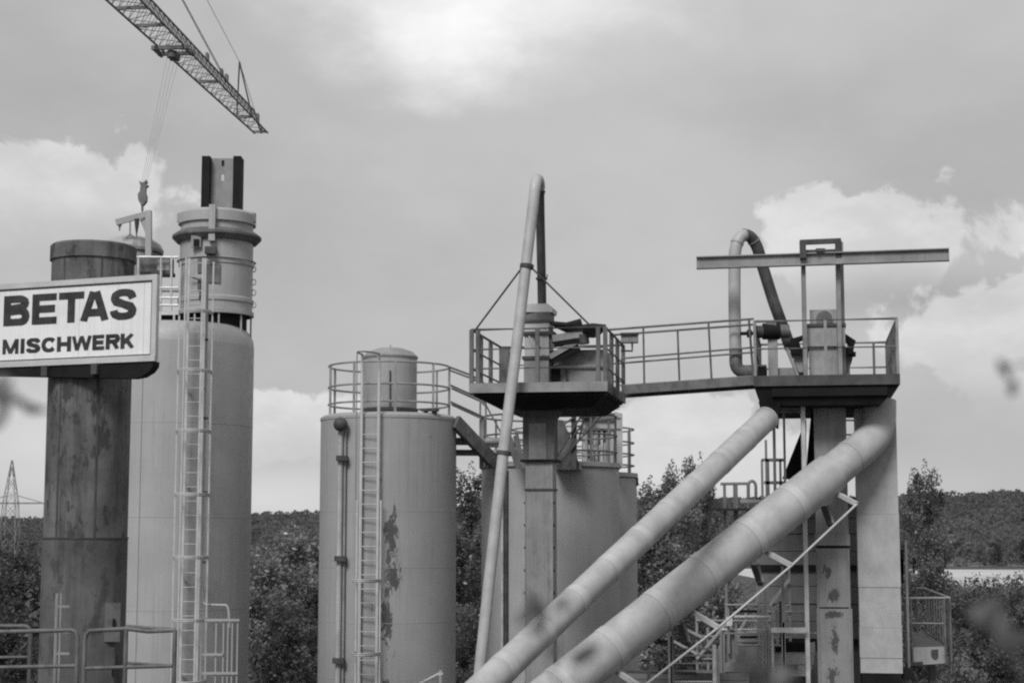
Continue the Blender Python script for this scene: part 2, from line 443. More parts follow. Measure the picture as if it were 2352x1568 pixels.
tree('slim_tree', 'tall', 1082, 1062, 64, 'tall slim tree standing in the gap right behind the stairway', 1.0, GT)
tree('slim_tree', 'tall2', 1068, 1190, 58, 'shorter slim tree in the narrow gap beside the ladder tank', 1.1, GT)
tree('broadleaf_tree', 'dark', 1075, 1390, 52, 'low dark tree in the narrow gap beside the ladder tank', .7, GB)
tree('slim_tree', 'tall2', 1548, 1062, 66, 'slim tree with loose top above the thin conveyor pipe', .8, GT)
tree('slim_tree', 'tall2', 1608, 1042, 72, 'tallest slim tree above the thin conveyor pipe', .62, GT)
tree('slim_tree', 'tall', 1495, 1095, 60, 'slim tree beside the rear tank edge', 1.0, GT)
tree('broadleaf_tree', 'bush2', 1530, 1205, 60, 'broad tree seen between the two conveyor pipes', .8, GB)
tree('broadleaf_tree', 'bush', 1635, 1265, 64, 'broad tree under the small railed landing', .8, GB)
tree('broadleaf_tree', 'dark', 1560, 1420, 50, 'low dark tree behind the stair frame', .8, GB)
tree('broadleaf_tree', 'dark', 1690, 1420, 54, 'low dark tree behind the machine housing', .8, GB)
tree('slim_tree', 'tall', 2124, 1058, 60, 'tall slim tree beside the white box duct, rising above the ridge', .72, GT)
tree('slim_tree', 'tall', 2092, 1095, 63, 'slim tree partly hidden by the white box duct', .7, GT)
tree('broadleaf_tree', 'bush2', 2135, 1215, 62, 'broad tree at the foot of the tall slim tree', .55, GB)
tree('broadleaf_tree', 'dark', 2105, 1400, 50, 'low dark tree behind the cage balcony', .6, GB)
tree('broadleaf_tree', 'dark', 2235, 1322, 56, 'dark bushy tree beside the cage balcony', .7, GB)
tree('broadleaf_tree', 'dark', 2335, 1316, 60, 'dark bushy tree half hiding the pale field', .7, GB)
tree('broadleaf_tree', 'bush', 2200, 1455, 46, 'low bush with paler leaves beneath the cage balcony', .7, GB)
tree('broadleaf_tree', 'dark', 2285, 1322, 72, 'dark tree between the bushes before the pale field', .9, GB)
tree('broadleaf_tree', 'dark', 2185, 1330, 74, 'dark tree behind the cage balcony rail before the pale field', .8, GB)
tree('broadleaf_tree', 'bush', 2370, 1300, 58, 'leafy tree whose branches overlap the pale field', .7, GB)
tree('broadleaf_tree', 'dark', 2300, 1450, 48, 'low dark bush among the bushes by the cage balcony', .8, GB)
# undergrowth on the flat between plant and field
def undergrowth():
    cl = []
    for i in range(1500):
        y = 80 + 262 * random.random(); x = random.uniform(.10, .36) * y
        r_ = random.uniform(.6, 1.5); cl.append(((x, y, r_ * random.uniform(.5, 1.2)), (r_, r_, r_ * .8)))
    me = mesh_from_quads('undergrowth', leaf_cloud(cl, 34, .2), 'leaf_mid')
    o = bpy.data.objects.new('undergrowth', me); COL.objects.link(o); kind(o, 'stuff'); o['label'] = 'low scrub covering the flat ground before the pale field'
undergrowth()
# trees along the far field edge
GF = 'trees along the far edge of the pale field'
for i, (u, vt, Y, k) in enumerate([(2290, 1245, 540, 'dark'), (2200, 1240, 560, 'dark'), (2350, 1235, 545, 'dark'), (2145, 1238, 550, 'dark'), (2080, 1240, 560, 'dark'), (2250, 1255, 530, 'bush'), (2320, 1262, 528, 'bush2'), (2170, 1260, 528, 'bush'), (2400, 1245, 540, 'dark')]):
    tree('bank_tree', k, u, vt, Y, 'dark tree along the far edge of the pale field below the ridge', 1.5, GF)

# ------------------------------------------------------------------ generic steelwork
def rail_run(parent, pts, tops, r=.022, mat='grey_steel', posts=True, post_r=None, z0=None, pname='post', extra_posts=0, close=False):
    """handrails through pts (floor points) at heights tops, one post at each point"""
    for h in tops:
        MB().tube([Vector(p) + UP * h for p in pts], r, 7, closed=close).build('handrail', mat, parent, True)
    if posts:
        pp = [Vector(p) for p in pts]
        if extra_posts:
            q = []
            for a, b in zip(pp[:-1], pp[1:]):
                for k in range(extra_posts + 1): q.append(a.lerp(b, k / (extra_posts + 1)))
            pp = q + ([pp[-1]] if not close else [])
        for p in pp:
            MB().tube([p + UP * (z0 or -.02), p + UP * max(tops)], post_r or r * 1.15, 7).build(pname, mat, parent, True)
def ring_rail(parent, c, r, zs, zbase, mat, n_posts, skip=(), tr=.022, phase=0.0):
    for z in zs:
        MB().tube(circle((c[0], c[1], z), r, 56), tr, 7, closed=True).build('handrail', mat, parent, True)
    for k in range(n_posts):
        if k in skip: continue
        a = phase + 2 * math.pi * k / n_posts
        p = Vector((c[0] + r * math.cos(a), c[1] + r * math.sin(a), zbase))
        MB().beam(p, Vector((p.x, p.y, max(zs) + .01)), .05, .05).build('post', mat, parent)
def ladder(name, label, c, nrm, width, z0, z1, step=.29, hoops=(), mat='ladder_paint', cage=.62, hoop_w=None, group=None, strips=5, zstrip=None, rr=.02, stand=None, rung_top=None):
    """c: (x, y) midway between the rails; nrm: horizontal outward direction"""
    n = Vector(nrm).normalized(); s = Vector((-n.y, n.x, 0)); c = Vector((c[0], c[1], 0))
    o = thing(name, label, 'ladder', (c.x, c.y, z0), group)
    for k in (-1, 1):
        MB().beam(c + s * (k * width / 2) + UP * z0, c + s * (k * width / 2) + UP * z1, .055, .03, n).build('rail', mat, o)
    z = z0 + .1; first = None
    while z < (rung_top or z1 - .05):
        if first is None:
            first = MB().tube([c - s * (width / 2) + UP * z, c + s * (width / 2) + UP * z], .011, 6).build('rung', mat, o, True); zf = z
        else: dup(first, o, UP * (z - zf))
        z += step
    if hoops:
        hw = (hoop_w or width * 1.5) / 2
        def hp(t, z):                      # t in 0..1 round the cage
            a = math.pi * t
            return c + s * (-hw * math.cos(a)) + n * (cage * math.sin(a) ** .8 + .02) + UP * z
        for z in hoops:
            m = MB(); P = [hp(t / 14, z) for t in range(15)]
            vs_ = []
            for p in P: vs_ += [p - UP * .03, p + UP * .03]
            fs = [(2 * i, 2 * i + 2, 2 * i + 3, 2 * i + 1) for i in range(14)]
            m.tube(P, .014, 6); m.tube([p + UP * .035 for p in P], .014, 6); m.add(vs_, fs)
            m.build('cage_hoop', mat, o, True)
        za, zb = zstrip or (min(hoops), max(hoops))
        for k in range(strips):
            t = (k + .0) / max(1, strips - 1)
            p = hp(t, 0)
            MB().beam(p + UP * za, p + UP * zb, .035, .01, n).build('cage_strip', mat, o)
    for k in range(int((z1 - z0) / 2)):
        for q in (-1, 1):
            p = c + s * (q * width / 2) + UP * (z0 + 1 + 2 * k)
            MB().beam(p, p - n * (stand or .16), .04, .04).build('wall_bracket', mat, o)
    return o

# ------------------------------------------------------------------ sign pillar and sign
def sign_pillar():
    Y = 26.3; c = W(203, 1000, Y); r = S(94, Y)
    o = thing('sign_pillar', 'stained round steel pillar carrying the lettered sign board', 'pillar', (c.x, c.y, 0))
    za, zb, zc = Z(1235, Y), Z(602, Y), Z(566, Y)
    MB().lathe((c.x, c.y, 0), [(r * 1.012, 0), (r * 1.012, za - .012)], 56).build('lower_shaft', 'pillar_base', o, True)
    MB().lathe((c.x, c.y, 0), [(r * 1.0, za - .014), (r * 1.028, za - .012), (r * 1.028, za + .012), (r * 1.0, za + .014)], 56).build('weld_ring', 'dark_steel', o, True)
    MB().lathe((c.x, c.y, 0), [(r, za + .013), (r, zb)], 56).build('upper_shaft', 'pillar', o, True)
    MB().lathe((c.x, c.y, 0), [(r * .99, zb - .002), (r * 1.045, zb), (r * 1.045, zc - .03), (r * 1.0, zc), (r * .9, zc), (r * .9, zc - .2)], 56).build('cap', 'pillar', o, True)
    for ang in (-118, -64):              # vertical weld beads
        a = R(ang); p = Vector((c.x + r * math.cos(a), c.y + r * math.sin(a), 0))
        MB().beam(p + UP * (za + .02), p + UP * (zb - .02), .03, .012, Vector((math.cos(a), math.sin(a), 0))).build('weld_seam', 'dark_steel', o)
    # inspection hatch and cabinet plate at the foot
    for (u0, u1, v0, v1, mt) in ((205, 268, 1386, 1475, 'pillar_base'), (214, 255, 1488, 1600, 'dark_steel')):
        p0, p1 = W(u0, v1, Y - r - .02), W(u1, v0, Y - r - .02)
        yy = Y - math.sqrt(max(.01, r * r - ((p0.x + p1.x) / 2 - c.x) ** 2))
        h_ = MB().box(((p0.x + p1.x) / 2, yy + .04, (p0.z + p1.z) / 2), (p1.x - p0.x, .14, p1.z - p0.z), .12).build('hatch', mt, o)
        MB().box(((p0.x + p1.x) / 2 + .12, yy - .05, (p0.z + p1.z) / 2), (.03, .05, .12), .12).build('handle', 'black_steel', h_)
sign_pillar()

def sign_board():
    A = W(-45, 740, 26.2); B = W(361, 730, 25.0)
    A.z = B.z = 0; ax = (B - A).normalized(); nr = Vector((ax.y, -ax.x, 0))          # nr faces the camera
    def on(u, v, d=0.0):
        q = ray(u, v); t = (A.dot(nr) - 0) / (q.x * nr.x + q.y * nr.y)
        p = Vector((q.x * t, q.y * t, CAMZ + q.z * t)); return p + nr * d
    L = (B - A).length; zt, zb = on(361, 630).z, on(361, 829).z
    o = thing('sign_board', 'white sign board lettered BETAS MISCHWERK in black on the stained pillar', 'sign', (A + B) / 2 + UP * zb)
    P = lambda s, z, d: A + ax * s + UP * z + nr * d
    def slab(name, s0, s1, z0, z1, d0, d1, mt):
        return MB().hexa([P(s0, z0, d1), P(s1, z0, d1), P(s1, z0, d0), P(s0, z0, d0)], [P(s0, z1, d1), P(s1, z1, d1), P(s1, z1, d0), P(s0, z1, d0)]).build(name, mt, o)
    w = .085
    pan = slab('panel', w, L - w, zb + w, zt - w, -.045, 0, 'sign_white')
    slab('frame', 0, L, zt - w, zt, -.05, .03, 'sign_frame'); slab('frame', 0, L, zb, zb + w, -.05, .045, 'sign_frame')
    slab('frame', 0, w, zb + w, zt - w, -.05, .029, 'sign_frame'); slab('frame', L - w, L, zb + w, zt - w, -.05, .029, 'sign_frame')
    g = .018
    for (s0, s1, z0, z1) in ((w + .01, L - w - .01, zt - w - .012 - g, zt - w - .012), (w + .01, L - w - .01, zb + w + .012, zb + w + .012 + g),
                             (w + .01, w + .01 + g, zb + w + .031, zt - w - .031), (L - w - .01 - g, L - w - .01, zb + w + .031, zt - w - .031)):
        slab('border_line', s0, s1, z0, z1, -.002, .004, 'sign_black')
    for uu in (182, 330): 
        s = (on(uu, 730) - A).dot(ax); slab('panel_joint', s, s + .004, zb + w + .032, zt - w - .032, -.002, .0015, 'grey_steel')
    # dark support box under the board, rounded at its end
    zz = zb - .002; prof = [(L - .04, 0), (L - .05, -.08), (L - .12, -.16), (L - .26, -.23), (L - .42, -.25), (.3, -.12), (.05, -.08), (.05, 0)]
    m = MB(); n = len(prof)
    m.add([P(s, zz + z, .02) for s, z in prof] + [P(s, zz + z, -.16) for s, z in prof],
          [tuple(range(n))[::-1], tuple(range(n, 2 * n))] + [(i, (i + 1) % n, n + (i + 1) % n, n + i) for i in range(n)])
    m.build('support_box', 'black_steel', o)
    for uu in (103, 217):
        s = (on(uu, 850) - A).dot(ax); slab('bracket', s, s + .11, zb - .17, zb - .003, .021, .10, 'dark_steel')
    slab('back_stay', L * .5 - .25, L * .5 + .25, zb + .2, zt - .2, -.35, -.051, 'dark_steel')
    # letters as heavy strokes: unit box, x to the right, y up
    def arc(cx, cy, rx, ry, a0, a1, n=10): return [(cx + rx * math.cos(R(a0 + (a1 - a0) * k / n)), cy + ry * math.sin(R(a0 + (a1 - a0) * k / n))) for k in range(n + 1)]
    t = .25; h = t / 2
    G = {'B': [[(h, 0), (h, 1)], [(.1, 1 - h)] + arc(.60, .735, .245, .14, 90, -90, 8) + [(.1, .55)], [(.1, .46)] + arc(.62, .30, .26, .19, 90, -90, 8) + [(.1, h - .01)]],
         'E': [[(h, 0), (h, 1)], [(.1, .89), (.98, .89)], [(.1, .5), (.92, .5)], [(.1, .11), (1, .11)]],
         'T': [[(.5, 0), (.5, .9)], [(0, .89), (1, .89)]],
         'A': [[(.13, 0), (.45, .99)], [(.87, 0), (.55, .99)], [(.25, .29), (.75, .29)]],
         'S': [[(.86, .68)] + arc(.5, .72, .345, .17, 15, 180, 8)[0:] + [(.155, .69), (.22, .60), (.5, .51), (.78, .42), (.865, .31)] + arc(.5, .285, .365, .175, 0, -170, 9) + [(.13, .32)]],
         'M': [[(.1, 0), (.1, 1)], [(.9, 0), (.9, 1)], [(.12, .97), (.5, .06)], [(.88, .97), (.5, .06)]],
         'I': [[(.5, 0), (.5, 1)]],
         'C': [arc(.52, .5, .39, .385, 35, 325, 18)],
         'H': [[(h, 0), (h, 1)], [(1 - h, 0), (1 - h, 1)], [(.1, .5), (.9, .5)]],
         'W': [[(.09, 1), (.27, .05)], [(.5, .97), (.27, .05)], [(.5, .97), (.73, .05)], [(.91, 1), (.73, .05)]],
         'R': [[(h, 0), (h, 1)], [(.1, 1 - h + .01)] + arc(.62, .70, .25, .18, 90, -90, 8) + [(.1, .51)], [(.55, .5), (.84, 0)]],
         'K': [[(h, 0), (h, 1)], [(.2, .40), (.86, 1)], [(.42, .58), (.88, 0)]]}
    def letter(ch, p0, sx, sz, wst):
        m = MB(); lift = .003
        for st in G[ch]:
            pts = [Vector((x * sx, y * sz)) for x, y in st]; n = len(pts); ww = wst
            if ch in 'MW' : ww = wst * .86
            Ls, Rs = [], []
            for i in range(n):
                d0 = (pts[i] - pts[i - 1]).normalized() if i else (pts[1] - pts[0]).normalized()
                d1 = (pts[i + 1] - pts[i]).normalized() if i < n - 1 else d0
                d = (d0 + d1).normalized(); k = 1 / max(.6, d.dot(d0)); nn = Vector((-d.y, d.x)) * (ww / 2 * k)
                horiz = abs(d.x) > .85
                if horiz: nn *= .86
                Ls.append(pts[i] + nn); Rs.append(pts[i] - nn)
            cl = lambda q: Vector((q.x, min(sz, max(0, q.y))))
            V = []
            for a, b in zip(Ls, Rs):
                a, b = cl(a), cl(b)
                for dd in (lift, -.0005):
                    V += [p0 + ax * a.x + UP * a.y + nr * dd, p0 + ax * b.x + UP * b.y + nr * dd]
            Fc = []
            for i in range(n - 1):
                e, f = 4 * i, 4 * i + 4
                Fc += [(e, e + 1, f + 1, f), (e + 2, f + 2, f + 3, e + 3), (e, f, f + 2, e + 2), (e + 1, e + 3, f + 3, f + 1)]
            Fc += [(0, 2, 3, 1), (4 * n - 4, 4 * n - 3, 4 * n - 1, 4 * n - 2)]
            m.add(V, Fc); lift += .0011
        m.build('letter', 'sign_black', pan)
    row1 = [('B', 9, 66), ('E', 74.5, 130), ('T', 134, 192), ('A', 183, 250), ('S', 253, 312)]
    for ch, u0, u1 in row1:
        zlo = on(240, 737).z; zhi = on(240, 666).z
        p0 = on(u0, 740); p1 = on(u1, 740); p0.z = zlo
        letter(ch, p0, (Vector((p1.x, p1.y, zlo)) - p0).length, zhi - zlo, .14)
    us = [(7, 43, 'M'), (47, 58, 'I'), (61, 93, 'S'), (96, 129, 'C'), (132, 163, 'H'), (165, 211, 'W'), (214, 240, 'E'), (244, 275, 'R'), (278, 308, 'K')]
    for u0, u1, ch in us:
        zlo = on(240, 803).z; zhi = on(240, 768).z
        p0 = on(u0, 780); p1 = on(u1, 780); p0.z = zlo
        letter(ch, p0, (Vector((p1.x, p1.y, zlo)) - p0).length, zhi - zlo, .077)
sign_board()

def guard_rails():
    Y = 22.5
    def fr(label, runs):
        first = W(*runs[0][0][0][:2], Y); o = thing('guard_rail', label, 'railing', (first.x, first.y, 0), 'tube railings before the sign pillar')
        for pts, nm, r in runs:
            P = [W(u, v, (q[0] if q else Y)) for (u, v, *q) in pts]
            if P[-1].z < Z(1560, Y): P[-1] = Vector((P[-1].x, P[-1].y, -.05)); P[-1].x += (P[-2].x - P[-1].x)
            if P[0].z < Z(1560, Y): P[0] = Vector((P[1].x, P[1].y, -.05))
            MB().tube(P, r, 9).build(nm, 'dirty_steel' if nm != 'pole' else 'grey_steel', o, True)
    fr('grey tube railing with rounded corner standing before the stained pillar', [
        ([(-120, 1453), (165, 1446), (174, 1450), (178, 1460), (176, 1600)], 'handrail', .03),
        ([(-120, 1534), (177, 1528)], 'mid_rail', .026)])
    fr('tube railing with one corner post farther off beside the pillar', [
        ([(-120, 1436, 23.5), (58, 1437, 23.5), (66, 1440, 23.5), (70, 1450, 23.5), (68, 1600, 23.5)], 'handrail', .03),
        ([(-120, 1510, 23.5), (70, 1508, 23.5)], 'mid_rail', .022)])
    fr('tube railing running from the pillar foot towards the cage ladder', [
        ([(195, 1600), (195, 1470), (198, 1456), (206, 1448), (292, 1443), (340, 1449), (402, 1446)], 'handrail', .03),
        ([(402, 1446), (401, 1600)], 'post', .032), ([(290, 1443), (287, 1600)], 'post', .03),
        ([(195, 1534), (395, 1528)], 'mid_rail', .026), ([(291, 1437, 22.9), (402, 1445, 22.9)], 'handrail', .024),
        ([(290, 1521, 22.9), (398, 1529, 22.9)], 'mid_rail', .022)])
    p = W(133, 1560, 23.2); o = thing('pole', 'twin thin steel poles rising before the sign pillar', 'pole', (p.x, p.y, 0))
    for du in (0, 9):
        a = W(132 + du, 1362, 23.2); MB().tube([Vector((a.x, a.y, -.05)), a], .028 if du == 0 else .02, 8).build('tube', 'grey_steel', o, True)
    for v in (1392, 1450, 1500):
        a = W(129, v, 23.2); b = W(160, v, 23.2); MB().beam(a, b, .03, .03).build('clip', 'grey_steel', o)
guard_rails()

# ------------------------------------------------------------------ silo with the chimney
def chimney_silo():
    Y = 37.0; c = W(397, 1000, Y); r = S(181, Y, 1000)
    o = thing('chimney_silo', 'tall pale silo with a flanged exhaust stack on its shoulder', 'silo', (c.x, c.y, 0))
    zs = Z(799, Y)
    MB().lathe((c.x, c.y, 0), [(r, 0), (r, zs)], 72).build('shell', 'silo_left_paint', o, True)
    dz = S(46, Y)
    MB().lathe((c.x, c.y, zs), [(r, 0), (r * .99, dz * .35), (r * .955, dz * .68), (r * .90, dz * .9), (r * .84, dz), (0, dz * 1.25)], 72).build('shoulder', 'silo_left_paint', o, True)
    for v in (980, 1188, 1393, 1560):
        MB().lathe((c.x, c.y, Z(v, Y)), [(r - .001, -.008), (r + .004, -.006), (r + .004, .006), (r - .001, .008)], 72).build('weld_ring', 'duct_paint', o, True)
    p = W(365, 1000, Y); a = -math.pi / 2 - math.asin((c.x - p.x) / r)
    q = Vector((c.x + r * math.cos(a), c.y + r * math.sin(a), 0)); MB().beam(q + UP * 1, q + UP * (zs - .02), .012, .008, Vector((math.cos(a), math.sin(a), 0))).build('weld_seam', 'seam', o)
    # exhaust stack
    Yc = 36.9; k = W(497, 620, Yc); R0 = S(83, Yc, 620)
    st = thing('exhaust_stack', 'banded round exhaust stack with wide flange standing on the pale silo', 'chimney', (k.x, k.y, Z(745, Yc)))
    L = lambda nm, prof, mt='duct_paint', seg=56: MB().lathe((k.x, k.y, 0), prof, seg).build(nm, mt, st, True)
    z = lambda v: Z(v, Yc)
    L('barrel', [(R0, z(724)), (R0, z(556))]); L('barrel_floor', [(0, z(723.5)), (R0 * .99, z(723.5))], 'black_steel')
    L('flange', [(R0 * .97, z(561)), (R0 * 1.1, z(560)), (S(101, Yc, 545), z(550)), (S(101, Yc, 545), z(545)), (R0 * 1.07, z(536)), (R0 * .95, z(535))], 'dirty_steel')
    L('neck', [(R0 * .99, z(537)), (R0 * .99, z(516))])
    L('collar', [(R0 * .98, z(520)), (S(88, Yc, 510), z(519)), (S(88, Yc, 510), z(497)), (R0 * .97, z(491)), (R0 * .3, z(491))])
    L('band', [(R0, z(616)), (R0 * 1.03, z(614)), (R0 * 1.03, z(606)), (R0, z(604))], 'duct_paint')
    L('hoop', [(R0 + .03, z(603) - .02), (R0 + .07, z(603)), (R0 + .03, z(603) + .02), (R0 + .03, z(603) - .02)], 'duct_paint')
    L('band', [(R0, z(700)), (R0 * 1.035, z(698)), (R0 * 1.035, z(690)), (R0, z(687))], 'duct_paint')
    L('base_ring', [(R0 * .99, z(728)), (R0 * 1.05, z(727)), (R0 * 1.05, z(718)), (R0 * .99, z(717))], 'duct_paint')
    for i in range(9):
        a = 2 * math.pi * i / 9 + .1; p = Vector((k.x + R0 * .97 * math.cos(a), k.y + R0 * .97 * math.sin(a), 0))
        MB().beam(p + UP * z(727), p + UP * z(790), .035, .05).build('support_leg', 'duct_paint', st)
    L('inner_cone', [(R0 * .86, z(724.5)), (R0 * .86, z(790))], 'black_steel')
    for v in (618, 648, 672, 700):
        p = W(583, v, Yc); MB().tube([p + Vector((.045 * math.cos(t), 0, .065 * math.sin(t))) for t in np.linspace(0, 2 * math.pi, 13)[:-1]], .014, 6, closed=True).build('ring_bolt', 'galvanised', st, True)
    # two lifting lugs on the collar, the control box and its pipe
    for uu in (422, 577):
        p = W(uu, 497, Yc); MB().lathe((p.x, p.y - .1, Z(512, Yc)), [(.13, 0), (.13, S(20, Yc)), (.08, S(23, Yc)), (0, S(23, Yc))], 14).build('lug', 'duct_paint', st, True)
    p = W(487, 540, Yc - R0 - .08); MB().box((p.x, p.y, (z(487) + z(570)) / 2), (.14, .12, z(487) - z(568))).build('conduit_box', 'duct_paint', st)
    p = W(484, 575, Yc - R0 - .10); MB().box(p, (.24, .16, .16)).build('actuator', 'dark_steel', st)
    p = W(451, 555, Yc - R0 - .01); MB().box(p, (.22, .10, .26)).build('vent_box', 'grey_steel', st)
    p = W(451, 557, Yc - R0 - .07); MB().box(p, (.12, .04, .15)).build('vent_grille', 'black_steel', st)
    # dark fan openings behind the ladder
    for (u, v, w, h) in ((478, 622, .16, .34), (505, 640, .30, .42), (478, 665, .14, .26), (505, 618, .16, .12)):
        dx = S(u - 497, Yc); yy = k.y - math.sqrt(R0 * R0 - dx * dx)
        q = W(u, v, Yc); a = math.atan2(dx, R0); MB().box((k.x + dx, yy + .02, q.z), (w, .10, h), a).build('duct_stub', 'dirty_steel', st)
    for (u0, v0, u1, v1) in ((430, 632, 470, 648), (462, 648, 458, 690)):
        a, b = W(u0, v0, Yc - R0 - .05), W(u1, v1, Yc - R0 - .05); MB().tube([a, b], .018, 6).build('cable', 'dark_steel', st, True)
    # the square steel head above the collar: web plate with a slot, dark side channels
    yb = Yc - .1; zb, zt = z(497), Z(364, yb)
    x0, x1, xa, xb = W(466, 430, yb).x, W(556, 430, yb).x, W(485, 430, yb).x, W(538, 430, yb).x
    hx, hz = W(511.5, 408, yb).x, Z(408, yb); sw, sh = .035, .075
    m = MB()
    for (a, b, c0, d) in ((xa, hx - sw, zb, zt), (hx + sw, xb, zb, zt), (hx - sw, hx + sw, zb, hz - sh), (hx - sw, hx + sw, hz + sh, zt)):
        m.box(((a + b) / 2, yb, (c0 + d) / 2), (b - a, .03, d - c0))
    m.build('web_plate', 'grey_steel', st)
    for a, b in ((x0, xa), (xb, x1)):
        MB().box(((a + b) / 2, yb, (zb + zt) / 2), (b - a - .004, .42, zt - zb + .02)).build('side_channel', 'black_steel', st)
    MB().box((hx, yb - .02, Z(375, yb)), (.05, .03, .12)).build('lifting_eye', 'black_steel', st)
    # ladder with safety cage
    n = Vector((.08, -1, 0)); lc = W(442, 1100, Y - r * .985 - .16)
    wd = S(37, Y - r, 1100); zz = lambda v: Z(v, Y - r - .2)
    ladder('cage_ladder', 'pale caged ladder running the full height of the chimney silo', (lc.x, lc.y), n, wd, zz(1660), zz(592), step=.3,
           hoops=[zz(v) for v in (720, 855, 992, 1137, 1280, 1423, 1565)], cage=.55, hoop_w=S(76, Y - r), strips=4, zstrip=(zz(1600), zz(600)), stand=.2, group='ladders on the silos')
    # conduit beside it with the elbow at the foot, and the caged gate
    yy = Y - r * .97 - .05
    cd = thing('conduit', 'thin conduit beside the caged ladder ending in an elbow', 'pipe', W(470, 1390, yy))
    MB().tube([W(477, 620, yy), W(465, 1360, yy)] + bez([W(465, 1375, yy), W(464, 1385, yy), W(474, 1388, yy)], 4) + [W(512, 1389, yy)] + bez([W(518, 1389, yy), W(525, 1391, yy), W(526, 1410, yy)], 4) + [W(527, 1440, yy)], .028, 8).build('tube', 'duct_paint', cd, True)
    for v in (780, 960, 1130, 1290): MB().box(W(472, v, yy), (.11, .06, .05)).build('clamp', 'dark_steel', cd)
    g = thing('ladder_gate', 'pale railed landing gate at the foot of the chimney silo', 'railing', W(520, 1600, yy - .3))
    ya = yy - .35
    for u in (463, 497, 514, 524, 534, 546):
        a = W(u, 1425 if u > 480 else 1430, ya); b = W(u - 3, 1600, ya); b.x = a.x; MB().beam(b, a, .028, .025).build('post', 'duct_paint', g)
    for (u0, u1, v) in ((458, 550, 1423), (463, 512, 1502), (463, 546, 1545)): MB().beam(W(u0, v, ya - .03), W(u1, v, ya - .03), .03, .05).build('handrail', 'duct_paint', g)
    # gallery beside the stack
    yg = Y - .7; gl = thing('service_gallery', 'small railed gallery between the domed vent and the exhaust stack', 'platform', W(365, 715, yg))
    MB().hexa([W(300, 722, yg - .35), W(412, 722, yg - .35), W(412, 722, yg + .6), W(300, 722, yg + .6)], [W(300, 714, yg - .35), W(412, 714, yg - .35), W(412, 714, yg + .6), W(300, 714, yg + .6)]).build('deck', 'galvanised', gl)
    MB().hexa([W(300, 752, yg - .2), W(420, 752, yg - .2), W(420, 752, yg + .5), W(300, 752, yg + .5)], [W(300, 723, yg - .2), W(420, 723, yg - .2), W(420, 723, yg + .5), W(300, 723, yg + .5)]).build('under_frame', 'black_steel', gl)
    for (v, ya) in ((590, yg - .33), (660, yg - .33), (683, yg - .33), (668, yg + .5), (700, yg - .33)):
        MB().tube([W(312, v, ya), W(410, v + 1, ya)], .026, 7).build('handrail', 'galvanised', gl, True)
    for u in (318, 370, 394): MB().tube([W(u - 1, 716, yg - .33), W(u, 588, yg - .33)], .026, 7).build('post', 'galvanised', gl, True)
    for u in (368, 400): MB().beam(W(u, 752, yg - .34), W(u, 722, yg - .34), .04, .04).build('stay', 'galvanised', gl)
    MB().box(W(357, 610, yg + .1), (S(76, yg), .5, S(36, yg))).build('fan_box', 'dirty_steel', gl)
    MB().box(W(376, 611, yg - .17), (S(28, yg), .06, S(28, yg))).build('fan_cover', 'grey_steel', gl)
    MB().box(W(375, 629, yg + .05), (S(45, yg), .55, S(8, yg))).build('fan_foot', 'dark_steel', gl)
    # domed vent
    Yd = 37.4; d = W(302, 600, Yd); rd = S(71, Yd, 570)
    dv = thing('domed_vent', 'domed round vent lid beneath the davit arm on the pale silo', 'vent', (d.x, d.y, Z(745, Yd)))
    MB().lathe((d.x, d.y, 0), [(rd * .95, Z(760, Yd)), (rd * .95, Z(578, Yd))], 44).build('drum', 'duct_paint', dv, True)
    MB().lathe((d.x, d.y, 0), [(rd * .94, Z(580, Yd)), (rd * 1.0, Z(582, Yd)), (rd * 1.02, Z(576, Yd)), (rd * .93, Z(563, Yd)), (rd * .72, Z(552, Yd)), (rd * .4, Z(545, Yd)), (0, Z(542.5, Yd))], 44).build('dome', 'duct_paint', dv, True)
    MB().lathe((d.x, d.y, Z(585, Yd)), [(rd * .96, 0), (rd * 1.0, .005), (rd * 1.0, .035), (rd * .96, .04)], 44).build('clamp_band', 'dark_steel', dv, True)
    ym = Yd - .75
    dav = thing('davit', 'pale swing davit arm with hanging hooks above the domed vent', 'hoist', W(341, 640, ym))
    MB().beam(W(341.5, 716, ym), W(341.5, 484, ym), .13, .13).build('post', 'duct_paint', dav)
    MB().beam(W(344, 490, ym), W(266, 511, ym - .15), .09, .13).build('arm', 'duct_paint', dav)
    a, b, e = W(336, 500, ym), W(336, 540, ym), W(322, 506, ym); m = MB(); off = Vector((0, .03, 0))
    m.add([a - off, b - off, e - off, a + off, b + off, e + off], [(0, 2, 1), (3, 4, 5), (0, 1, 4, 3), (1, 2, 5, 4), (2, 0, 3, 5)]).build('gusset', 'duct_paint', dav)
    for (u, v0, v1) in ((275, 510, 530), (299, 504, 545)): MB().tube([W(u, v0, ym - .1), W(u - .5, v1, ym - .1)], .018, 6).build('hanger', 'grey_steel', dav, True)
    MB().lathe(W(275, 520, ym - .1), [(.01, -.05), (.05, .04), (.05, .08), (0, .08)], 10).build('pulley', 'duct_paint', dav, True)
    MB().lathe(W(314, 528, ym - .1), [(.005, -.16), (.05, .12), (.06, .25), (0, .25)], 8).build('hook_bag', 'dark_steel', dav, True)
    MB().tube([W(314, 544, ym - .1), W(313, 520, ym - .1)], .012, 6).build('chain', 'dark_steel', dav, True)
    for (u0, u1) in ((299, 290), (299, 308)): MB().tube([W(u0, 536, ym - .1), W(u1, 547, ym - .1)], .01, 5).build('sling', 'dark_steel', dav, True)
chimney_silo()

